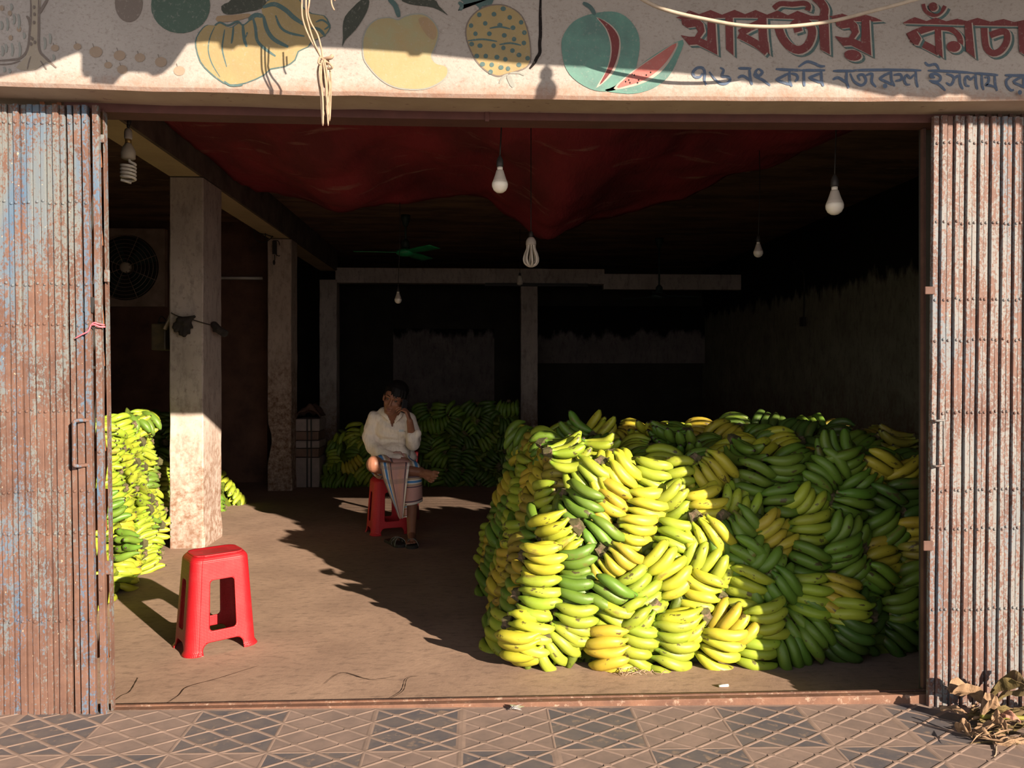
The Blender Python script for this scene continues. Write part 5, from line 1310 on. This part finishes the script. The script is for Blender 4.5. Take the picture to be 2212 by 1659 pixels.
# ---------------------------------------------------------------- the seated man
m_skin = M('brown_skin', (.26, .115, .068), (.22, .092, .055), 14, rough=.5, spec=.4, bump=.05)
m_shirt = NT('cream_shirt'); p = m_shirt.pos()
cc = m_shirt.mix(m_shirt.ramp(m_shirt.noise(m_shirt.mapv(p, (1, 1, .15)), 60, 2), .45, .6), (.82, .74, .66), (.74, .665, .59))
m_shirt.col(cc); m_shirt.bump(m_shirt.noise(m_shirt.mapv(p, (1, 1, .55)), 16, 4, .5), .55, .02); m_shirt = m_shirt.set(.85, 0, .15)
def lungi_mat(name, hor=False):
    t = NT(name); u = t.new('ShaderNodeUVMap'); u.uv_map = 'UVMap'; s = t.new('ShaderNodeSeparateXYZ'); t.l.new(u.outputs[0], s.inputs[0])
    U, V = s.outputs['X'], s.outputs['Y']
    if hor: U, V = V, U
    def band(x, a, b_): return t.math('MULTIPLY', t.math('GREATER_THAN', x, a), t.math('LESS_THAN', x, b_))
    c = t.mix(t.ramp(t.noise(t.pos(), 14, 4), .4, .7), (.60, .34, .30), (.53, .30, .265))
    W1, BL, GR, TAN, PL = (.80, .74, .67), (.09, .27, .56), (.28, .22, .20), (.47, .35, .24), (.13, .09, .11)
    c = t.mix(band(U, 0, .33), c, TAN)
    for a, b_, k in ((0, .05, PL), (.12, .27, W1), (.155, .235, BL), (.36, .40, PL), (.86, .905, PL), (.925, 1.01, W1)): c = t.mix(band(U, a, b_), c, k)
    if not hor:
        for a, b_ in ((.30, .36), (.52, .58)): c = t.mix(t.math('MULTIPLY', band(V, a, b_), .45), c, GR)
    t.col(c); t.bump(t.noise(t.pos(), 45, 4), .3, .006)
    return t.set(.85, 0, .15)
m_lungi = lungi_mat('checked_lungi'); m_lungi_h = lungi_mat('checked_lungi_across', True)
def lap_mat():
    t = NT('lungi_lap'); p = t.pos(); s = t.new('ShaderNodeSeparateXYZ'); t.l.new(p, s.inputs[0])
    X, Y = s.outputs['X'], s.outputs['Y']
    w = t.math('ADD', t.math('ADD', X, t.math('MULTIPLY', Y, .35)), t.math('MULTIPLY', t.noise(p, 6, 3), .05))
    def band(x, per, a, b_):
        f = t.math('FRACT', t.math('MULTIPLY', x, 1/per)); return t.math('MULTIPLY', t.math('GREATER_THAN', f, a), t.math('LESS_THAN', f, b_))
    c = t.mix(t.ramp(t.noise(p, 14, 4), .4, .7), (.60, .34, .30), (.53, .30, .265))
    for a, b_, k in ((.1, .5, (.47, .35, .24)), (.18, .40, (.80, .74, .67)), (.24, .34, (.09, .27, .56)), (.54, .59, (.13, .09, .11))): c = t.mix(band(w, .26, a, b_), c, k)
    c = t.mix(t.math('MULTIPLY', band(Y, .2, .3, .45), .4), c, (.28, .22, .20))
    t.col(c); t.bump(t.noise(p, 30, 5), .5, .012)
    return t.set(.85, 0, .15)
m_lap = lap_mat()
m_hair = M('black_hair', (.006, .005, .005), (.010, .008, .008), 60, rough=.55, spec=.15, stretch=(1, 1, .2), bump=.4)
J = atY
man = thing('person', (-.70, 6.35, 0), 'man in a cream shirt and checked lungi sitting cross-legged, holding a phone to his ear', 'person')
b = MB()
# head frame: x to the viewer's right-hand side, y back, z up
HC = J(852, 861, 6.12)
Hm = Matrix.Translation(HC) @ Matrix.Rotation(R(17), 4, 'Y') @ Matrix.Rotation(R(9), 4, 'X') @ Matrix.Rotation(R(-6), 4, 'Z') @ Matrix.Scale(1.06, 4)
Hr = Hm.to_3x3()
H = lambda x, y, z: Hm @ Vector((x, y, z))
def hb(x, y, z, r): b.ball(H(x, y, z), r, 16, 10, rot=Hr)
hb(0, .02, .04, (.076, .095, .08)); hb(0, -.022, -.035, (.062, .070, .078)); hb(0, -.055, -.098, (.030, .028, .022)); hb(0, -.04, .03, (.066, .055, .05))
for s in (-1, 1):
    hb(s*.036, -.062, -.028, (.022, .022, .020)); b.cap(H(s*.050, .002, -.045), H(s*.020, -.055, -.100), .018, .017, 10); hb(s*.077, .012, -.012, (.012, .024, .034)); hb(s*.012, -.101, -.042, (.009, .010, .007))
b.cap(H(-.044, -.083, .024), H(-.010, -.093, .020), .010, .010, 8); b.cap(H(.044, -.083, .024), H(.010, -.093, .020), .010, .010, 8)
b.cap(H(0, -.090, .010), H(0, -.108, -.036), .008, .0125, 8)
b.cap(H(-.020, -.091, -.066), H(.020, -.091, -.066), .0062, .0062, 8); b.cap(H(-.017, -.089, -.079), H(.017, -.089, -.079), .0072, .0072, 8)
NB = J(846, 908, 6.24)
b.cap(H(0, .03, -.05), NB, .055, .060, 14)
# trunk below the shirt
b.cap(J(826, 908, 6.27), J(872, 909, 6.27), .062, .062, 12); b.cap(J(836, 922, 6.28), J(860, 923, 6.28), .095, .095, 14); b.cap(J(848, 922, 6.28), J(846, 962, 6.33), .09, .09, 14); b.cap(J(846, 975, 6.36), J(846, 1004, 6.42), .11, .13, 14)
# right arm (nearer the pillars): shoulder, elbow, wrist in the lap
b.cap(J(812, 904, 6.28), J(802, 963, 6.30), .045, .038, 12); b.cap(J(802, 963, 6.30), J(858, 990, 6.06), .036, .026, 12)
# left arm bent up to the ear
SH, EL, WR = J(884, 907, 6.27), J(892, 958, 6.10), J(885, 910, 6.02)
b.cap(SH, EL, .044, .037, 12); b.cap(EL, WR, .037, .026, 12)
def hand(wr, k_dir, n_pal, side, curls, thumb, spread=4, sc=1.0):
    """wrist, direction to the knuckles, palm normal; curls per finger; thumb leaves the side of the palm"""
    d = Vector(k_dir).normalized(); n = Vector(n_pal); n = (n - d*n.dot(d)).normalized(); s = d.cross(n) * side
    for i in range(4):
        off = (i - 1.5)*.0195*sc
        kn = wr + d*(.082 - .005*abs(i - 1.2))*sc + s*off
        b.cap(wr + s*off*.55 + d*.01, kn, .0125*sc, .0105*sc, 8)
        L = (.043, .048, .045, .035)[i]*sc; dd = (d + s*(math.radians(spread)*(i - 1.5))).normalized(); q = kn; ax = dd.cross(n).normalized(); tot = 0
        for j, (f, c_) in enumerate(zip((1, .66, .52), curls[i])):
            tot += c_; v = Matrix.Rotation(R(tot), 3, ax) @ dd; e_ = q + v*L*f
            b.cap(q, e_, (.0090 - .0008*j)*sc, (.0084 - .0009*j)*sc, 8); q = e_
    tb = wr + d*.022*sc - s*.026*sc*1.0
    q = tb
    for k, (L, v) in enumerate(zip((.040, .032, .026), thumb)):
        v = (d*v[0] - s*v[1] + n*v[2]).normalized(); e_ = q + v*L*sc; b.cap(q, e_, (.013 - .0018*k)*sc, (.0115 - .0018*k)*sc, 8); q = e_
    return d, n, s
# left hand clasps the phone: fingers wrap from behind, thumb on the near side
hand(WR, J(879, 888, 6.03) - J(885, 910, 6.02), (-.9, .2, .15), 1, ((28, 42, 30), (34, 46, 32), (40, 48, 32), (46, 50, 30)), ((.7, .7, .4), (.9, .2, .4), (.95, -.05, .3)))
# right hand lies relaxed in the lap
hand(J(858, 990, 6.06), (.95, -.15, -.12), (0, -.35, -.9), -1, ((14, 22, 14), (18, 24, 16), (22, 26, 18), (26, 30, 18)), ((.7, .7, .2), (.9, .3, .3), (.95, .1, .3)))
# legs: the near thigh and shin crossed over, the other foot on the ground
K1 = J(812, 1004, 5.94); b.cap(J(828, 1010, 6.36), K1, .085, .062, 14); A1 = J(908, 1020, 5.90)
b.ball(J(808, 1003, 5.93), (.062, .062, .066), 14, 10)
b.cap(K1 + Vector((0, .0, -.01)), K1.lerp(A1, .4) + Vector((0, .015, -.012)), .056, .055, 12); b.cap(K1.lerp(A1, .35) + Vector((0, .015, -.01)), A1, .054, .033, 12)
# crossed foot: heel, sole, five toes
b.ball(A1 + Vector((.005, .012, .002)), (.034, .036, .036), 12, 8)
F1 = J(938, 1028, 5.84)
b.cap(A1 + Vector((.012, -.004, -.008)), A1.lerp(F1, .55), .034, .032, 10); b.cap(A1.lerp(F1, .45) + Vector((0, -.006, .010)), F1 + Vector((-.004, -.006, .012)), .028, .024, 10); b.cap(A1.lerp(F1, .45) + Vector((0, .006, -.022)), F1 + Vector((-.016, 0, -.034)), .026, .020, 10)
TOES = ((938, 1019, 946.5, 1021, .0125), (936, 1025.5, 944.5, 1028.5, .0088), (933, 1030.5, 941, 1034, .0082), (929.5, 1035, 936.5, 1038.5, .0078), (925.5, 1039, 931.5, 1042, .0074))
for i, (u, v, u2, v2, r_) in enumerate(TOES):
    b.cap(J(u, v, 5.825), J(u2, v2, 5.800), r_, r_*.95, 8)
K2, A2 = J(889, 1024, 5.96), J(889, 1146, 5.98)
b.cap(J(866, 1012, 6.38), K2, .085, .062, 14); b.cap(K2, K2.lerp(A2, .35) + Vector((0, .02, 0)), .056, .055, 12); b.cap(K2.lerp(A2, .3) + Vector((0, .02, 0)), A2, .054, .034, 12)
A2g = Vector((A2.x, A2.y, .075)); b.cap(A2, A2g, .034, .035, 10); b.ball((A2.x, A2.y + .025, .050), (.034, .04, .028), 12, 8)
fd = Vector((.10, -.99, 0)).normalized(); fs = Vector((.99, .10, 0))
b.cap((A2.x, A2.y, .07), Vector((A2.x, A2.y, .048)) + fd*.12, .034, .024, 10)
for i in range(5):
    o_ = (i - 2)*.0175; base = Vector((A2.x, A2.y, .043)) + fd*.105 + fs*o_*1.05; L = (.055, .06, .055, .047, .038)[i] if True else 0
    b.cap(base, base + fd*L + Vector((0, 0, -.005)), (.012, .010, .0098, .0095, .009)[i] if o_ < 99 else 0, (.0118, .0085, .0082, .008, .0078)[i], 8)
body = obj('body', remeshed(b, 'body', m_skin, .0045, 4), m_skin, man)
for u, v, u2, v2, r_ in TOES:
    q = MB(); q.ball(J(u2, v2, 5.800) + Vector((.004, -r_*.80, .002)), (r_*.55, r_*.30, r_*.6), 10, 6); obj('toenail', q, M('toenail', (.34, .19, .14), rough=.4) if 'toenail' not in MATS else MATS['toenail'].m if hasattr(MATS['toenail'], 'm') else MATS['toenail'], body, smooth=True)
# eyes, brows, lips, hair
m_eye = M('eye_white', (.22, .17, .14), rough=.25, spec=.6); m_iris = M('dark_iris', (.012, .008, .006), rough=.2, spec=.6)
for s in (-1, 1):
    q = MB(); q.ball(H(s*.031, -.0795, .002), (.0120, .0118, .0056), 14, 9, rot=Hr); e_ = obj('eye', q, m_eye, man, smooth=True)
    q = MB(); q.ball(H(s*.031 + .002, -.0895, .002), (.0052, .003, .0052), 12, 8, rot=Hr); obj('iris', q, m_iris, e_, smooth=True)
    q = MB(); q.tube(spline([H(s*.014, -.1010, .024), H(s*.03, -.0965, .029), H(s*.048, -.083, .024)], 5), [.0012] + [.0026]*9 + [.001], 6); obj('eyebrow', q, m_hair, man, smooth=True)
q = MB(); q.tube(spline([H(-.021, -.088, -.070), H(-.008, -.0955, -.0675), H(0, -.0955, -.069), H(.008, -.0955, -.0675), H(.021, -.088, -.070)], 4), [.001] + [.0036]*15 + [.001], 8); q.tube(spline([H(-.020, -.088, -.072), H(0, -.0945, -.0785), H(.020, -.088, -.072)], 6), [.001] + [.0042]*11 + [.001], 8)
obj('lips', q, M('lips', (.22, .085, .07), rough=.5), man, smooth=True)
b = MB()
b.ball(H(0, .026, .062), (.086, .104, .078), 20, 12, rot=Hr); b.ball(H(0, .055, .02), (.080, .075, .075), 16, 10, rot=Hr)
for i in range(9):
    k = (i - 4)/4; b.cap(H(k*.062, -.055 + .035*k*k, .085 - .01*abs(k)), H(k*.070 + .008, -.088 + .052*k*k, .036 + .006*math.sin(i*2.3)), .022, .010, 8)
for s in (-1, 1): b.cap(H(s*.074, .0, .05), H(s*.076, -.012, .005), .014, .006, 8)
obj('hair', remeshed(b, 'hair', m_hair, .005, 3), m_hair, man)

# shirt: trunk, sleeves, collar; open at the neck
b = MB()
b.cap(J(822, 905, 6.28), J(878, 906, 6.28), .072, .070, 14); b.cap(J(839, 925, 6.27), J(864, 926, 6.27), .108, .104, 14); b.cap(J(841, 962, 6.30), J(866, 962, 6.30), .108, .104, 14); b.cap(J(832, 992, 6.32), J(870, 990, 6.32), .118, .112, 14)
b.ball(J(850, 978, 6.22), (.13, .10, .09), 14, 10); b.cap(J(829, 893, 6.27), J(868, 893, 6.27), .055, .055, 12); b.cap(J(846, 897, 6.22), J(846, 897, 6.27), .07, .07, 12)
b.cap(J(809, 904, 6.28), J(799, 940, 6.29), .062, .062, 14); b.cap(J(799, 940, 6.29), J(804, 966, 6.26), .062, .058, 14); b.cap(J(804, 966, 6.26), J(832, 985, 6.14), .058, .052, 14); b.cap(J(832, 985, 6.14), J(862, 993, 6.06), .052, .046, 14)
b.cap(J(884, 906, 6.27), J(893, 940, 6.18), .060, .058, 14); b.cap(J(893, 940, 6.18), J(892, 960, 6.11), .060, .056, 14); b.cap(J(892, 960, 6.11), J(892, 945, 6.06), .056, .054, 14)
b.cap(J(892, 947, 6.06), J(901, 937, 6.05), .050, .034, 12)
sm = remeshed(b, 'shirt', m_shirt, .008, 5)
def to_px(v):
    d = v - Vector((0, 0, EYE)); dep = d.dot(FW); return U0 + FPX*d.dot(RT)/dep, VH - FPX*d.z/dep
bm = bmesh.new(); bm.from_mesh(sm)
kill = []
for f in bm.faces:
    c_ = f.calc_center_median(); u, v = to_px(c_)
    if c_.y < 6.262 and 880 < v < 922:
        lo_, hi_ = 846 - (922 - v)*.34, 848 + (922 - v)*.36
        if lo_ < u < hi_: kill.append(f)
    elif c_.y < 6.29 and v <= 884 and 832 < u < 864: kill.append(f)
bmesh.ops.delete(bm, geom=kill, context='FACES')
for v in bm.verts:      # soft creases pulled in the cloth
    v.co += v.normal * (.007*noise.noise(v.co*10) + .004*math.sin(v.co.z*48 + v.co.x*34 + 5*noise.noise(v.co*6)) + .005*abs(noise.noise(Vector((v.co.x*9, v.co.y*9, v.co.z*22)))))
bm.to_mesh(sm); bm.free()
from mathutils.bvhtree import BVHTree
sbv = BVHTree.FromPolygons([v.co[:] for v in sm.vertices], [p_.vertices[:] for p_ in sm.polygons])
def on_shirt(u, v, off=.003):
    d = ray(u, v).normalized(); hit = sbv.ray_cast(Vector((0, 0, EYE)), d)
    return (hit[0] - d*off) if hit[0] is not None else J(u, v, 6.16)
shirt = obj('shirt', sm, m_shirt, man)
x = shirt.modifiers.new('cloth', 'SOLIDIFY'); x.thickness = .003; x.offset = -1
def flap(pts, name, mat, parent, th=.004):
    q = MB(); n = len(pts)//2
    q.v = [Vector(p_) for p_ in pts]; q.f = [(i, i+1, n+i+1, n+i) for i in range(n-1)]; q.mi = [0]*(n-1)
    for i in range(n): q.uv[i] = (i/(n-1), 0); q.uv[n+i] = (i/(n-1), 1)
    return obj(name, q, mat, parent, smooth=True, thick=th, sub=1)
flap([J(833, 878, 6.20), J(831, 884, 6.17), J(836, 893, 6.14), J(847, 921, 6.135), J(824, 886, 6.20), J(818, 897, 6.17), J(832, 902, 6.14), J(843, 915, 6.14)], 'collar', m_shirt, shirt)
flap([J(866, 880, 6.19), J(867, 886, 6.16), J(862, 896, 6.13), J(848, 921, 6.135), J(872, 884, 6.19), J(873, 896, 6.16), J(866, 905, 6.13), J(853, 914, 6.14)], 'collar', m_shirt, shirt)
q = MB(); q.grid(lambda u, v: on_shirt(860 + 16*u, 931 + 30*v + 3*(v > .9)*(1 - abs(2*u - 1))), 8, 10, uv=False); obj('pocket', q, m_shirt, shirt, smooth=True, thick=.004)
q = MB(); q.grid(lambda u, v: on_shirt(862 + 10*u, 928 + 5*v, .006), 3, 2, uv=False); obj('card', q, M('white_card', (.55, .6, .62), rough=.5), shirt, thick=.002)
for v in (927, 940, 953): 
    q = MB(); q.ball(on_shirt(848.5, v, .001), (.0045, .003, .0045), 8, 6); obj('button', q, m_shirt, shirt, smooth=True)
# lungi over the lap, a flap hanging from the crossed shin and a wrap round the other leg
b = MB()
b.cap(J(832, 1002, 6.34), J(866, 1002, 6.36), .135, .135, 14); b.cap(J(832, 1006, 6.30), J(824, 1004, 6.02), .098, .080, 14); b.cap(J(862, 1006, 6.30), J(889, 1018, 5.99), .100, .082, 14); b.cap(J(850, 1004, 6.20), J(868, 1006, 6.02), .07, .06, 12); b.cap(J(848, 990, 6.2), J(872, 992, 6.14), .055, .05, 12)
b.cap(J(826, 1006, 6.0), J(878, 1010, 5.95), .070, .060, 12)
lm = remeshed(b, 'lungi', m_lap, .009, 6)
lungi = obj('lungi', lm, m_lap, man)
q = MB()
def flapf(u, v):
    L = [(823, 992, 6.03), (818, 998, 5.88), (826, 1030, 5.835), (842, 1072, 5.86), (861, 1117, 5.875)]; Rr_ = [(884, 996, 6.02), (885, 1004, 5.87), (881, 1032, 5.815), (876, 1075, 5.85), (870, 1122, 5.87)]
    k = v*4; i = min(3, int(k)); t = k - i; t = t if i else t**.8
    g = lambda q: [q[i][m] + (q[i+1][m]-q[i][m])*t for m in range(3)]
    a, c_ = g(L), g(Rr_)
    return J(a[0] + (c_[0]-a[0])*u, a[1] + (c_[1]-a[1])*u + 2*math.sin(u*5), a[2] + (c_[2]-a[2])*u - .010*math.sin(u*7 + v*2)*v + .016*abs(u-.5)*(v > .2) + .004*math.sin(u*19 + v*5))
q.grid(flapf, 24, 26); obj('lungi_flap', q, m_lungi, lungi, smooth=True, thick=.004)
q = MB()
q.grid(lambda u, v: K2.lerp(A2, .02 + .50*v) + Vector(((.076 + .004*v + .006*math.sin(6.28*u*4)*v)*math.cos(6.28*u), (.082 + .006*math.sin(6.28*u*4 + 1)*v)*math.sin(6.28*u) + .012, .012*math.cos(6.28*u)*v)), 40, 20, closed=True)
obj('lungi_wrap', q, m_lungi_h, lungi, smooth=True, thick=.004)
q = MB(); q.grid(lambda u, v: J(864 + 15*u, 1092 + 28*v - 3*u, 5.93 + .02*math.sin(u*5)), 10, 10); obj('lungi_fold', q, m_lungi_h, lungi, smooth=True, thick=.004)
q = MB(); q.ball(J(856, 982, 6.10), (.036, .03, .028), 14, 9); q.ball(J(863, 980, 6.09), (.022, .02, .02), 12, 8); q.ball(J(850, 985, 6.10), (.02, .02, .018), 12, 8)
obj('lungi_knot', remeshed(q, 'lungi_knot', m_lap, .006, 3), m_lap, lungi)
# phone held to the ear
b = MB(); a, c_ = J(871, 892, 6.04), J(875.5, 864, 6.06); d = (c_ - a).normalized()
b.bar(a, c_, .058, .010, (-.85, .5, .1)); pm = single('mobile_phone', b, M('dark_phone', (.03, .03, .035), rough=.3), 'small dark mobile phone pressed to the ear of the seated man', 'phone')
# slippers
m_sole = M('black_rubber', (.025, .022, .02), (.04, .035, .03), 20, rough=.7); m_band = M('grey_trim', (.30, .30, .27), rough=.6)
def slipper(cx, cy, ang, label):
    t_ = thing('slipper', (cx, cy, 0), label, 'slipper', 'pair of black slippers')
    ca, sa = math.cos(ang), math.sin(ang)
    P = lambda x, y, z: Vector((cx + ca*x - sa*y, cy + sa*x + ca*y, z))
    out = smooth2([(-.13, 0), (-.12, .032), (-.06, .036), (.02, .042), (.09, .048), (.13, .032), (.142, 0), (.128, -.034), (.08, -.048), (.02, -.040), (-.06, -.036), (-.12, -.032)], 3)
    q = MB(); n = len(out)
    for z in (.001, .018, .022):
        s_ = 1 if z < .02 else .95
        q.v += [P(x*s_, y*s_, z + (.004 if x > .08 else 0)*(z > .01)) for x, y in out]
    for k in range(2): q.f += [(k*n + j, k*n + (j+1) % n, (k+1)*n + (j+1) % n, (k+1)*n + j) for j in range(n)]
    q.f += [tuple(reversed(range(n))), tuple(2*n + j for j in range(n))]; q.mi = [0]*len(q.f)
    obj('sole', q, m_sole, t_)
    for s in (1, -1):
        for k, (mat, nm, o_, w_) in enumerate(((m_sole, 'strap', 0, .017), (m_band, 'trim', .016, .003), (m_band, 'trim', -.016, .003))):
            q = MB()
            def fn(u, v): 
                a = math.pi*v; y = -math.cos(a)*.047; x = .055 + s*.030*math.cos(a) + (u-.5)*2*w_ + o_
                return P(x, y, .012 + (.052 + (.0025 if k else 0))*math.sin(a))
            q.grid(fn, 3, 14, uv=False)
            if k == 0: st = obj(nm, q, mat, t_, smooth=True, thick=.005)
            else: obj(nm, q, mat, st, smooth=True, thick=.003)
slipper(A2.x + .006, A2.y - .055, R(-84), 'black slipper with grey-edged straps worn on the foot of the seated man')
q_ = atZ(852, 1176, 0); slipper(q_.x, q_.y, R(-58), 'empty black slipper with grey-edged straps on the floor before the seated man')
# red chair behind him
m_ch = M('dark_red_plastic', (.10, .008, .011), (.07, .006, .009), 8, rough=.45)
t_ = thing('plastic_chair', (-.70, 6.75, 0), 'dark red plastic chair standing in shade behind the seated man', 'chair')
cx, cy = -.70, 6.75
b = MB(); b.grid(lambda u, v: Vector((cx + (u-.5)*.34, cy - .22 + .42*v, .42 - .02*math.sin(u*math.pi)*math.sin(v*math.pi))), 10, 10, uv=False); obj('seat', b, m_ch, t_, smooth=True, thick=.012)
b = MB(); b.grid(lambda u, v: Vector((cx + (u-.5)*(.34 + .03*v), cy + .20 + .08*v + .03*abs(2*u-1)**2*-1, .42 + .44*v - .05*abs(2*u-1)**3*v)), 12, 10, uv=False); obj('backrest', b, m_ch, t_, smooth=True, thick=.01)
for sx in (-1, 1):
    for sy in (-1, 1):
        b = MB(); b.bar((cx + sx*.14, cy + sy*.17, .42), (cx + sx*.16, cy + sy*.20, .001), .045, .03, (0, 1, 0)); obj('leg', b, m_ch, t_)
    b = MB(); b.tube(spline([(cx + sx*.16, cy + .22, .66), (cx + sx*.18, cy - .02, .64), (cx + sx*.18, cy - .18, .62), (cx + sx*.16, cy - .2, .42)], 5), .018, 8); obj('armrest', b, m_ch, t_, smooth=True)
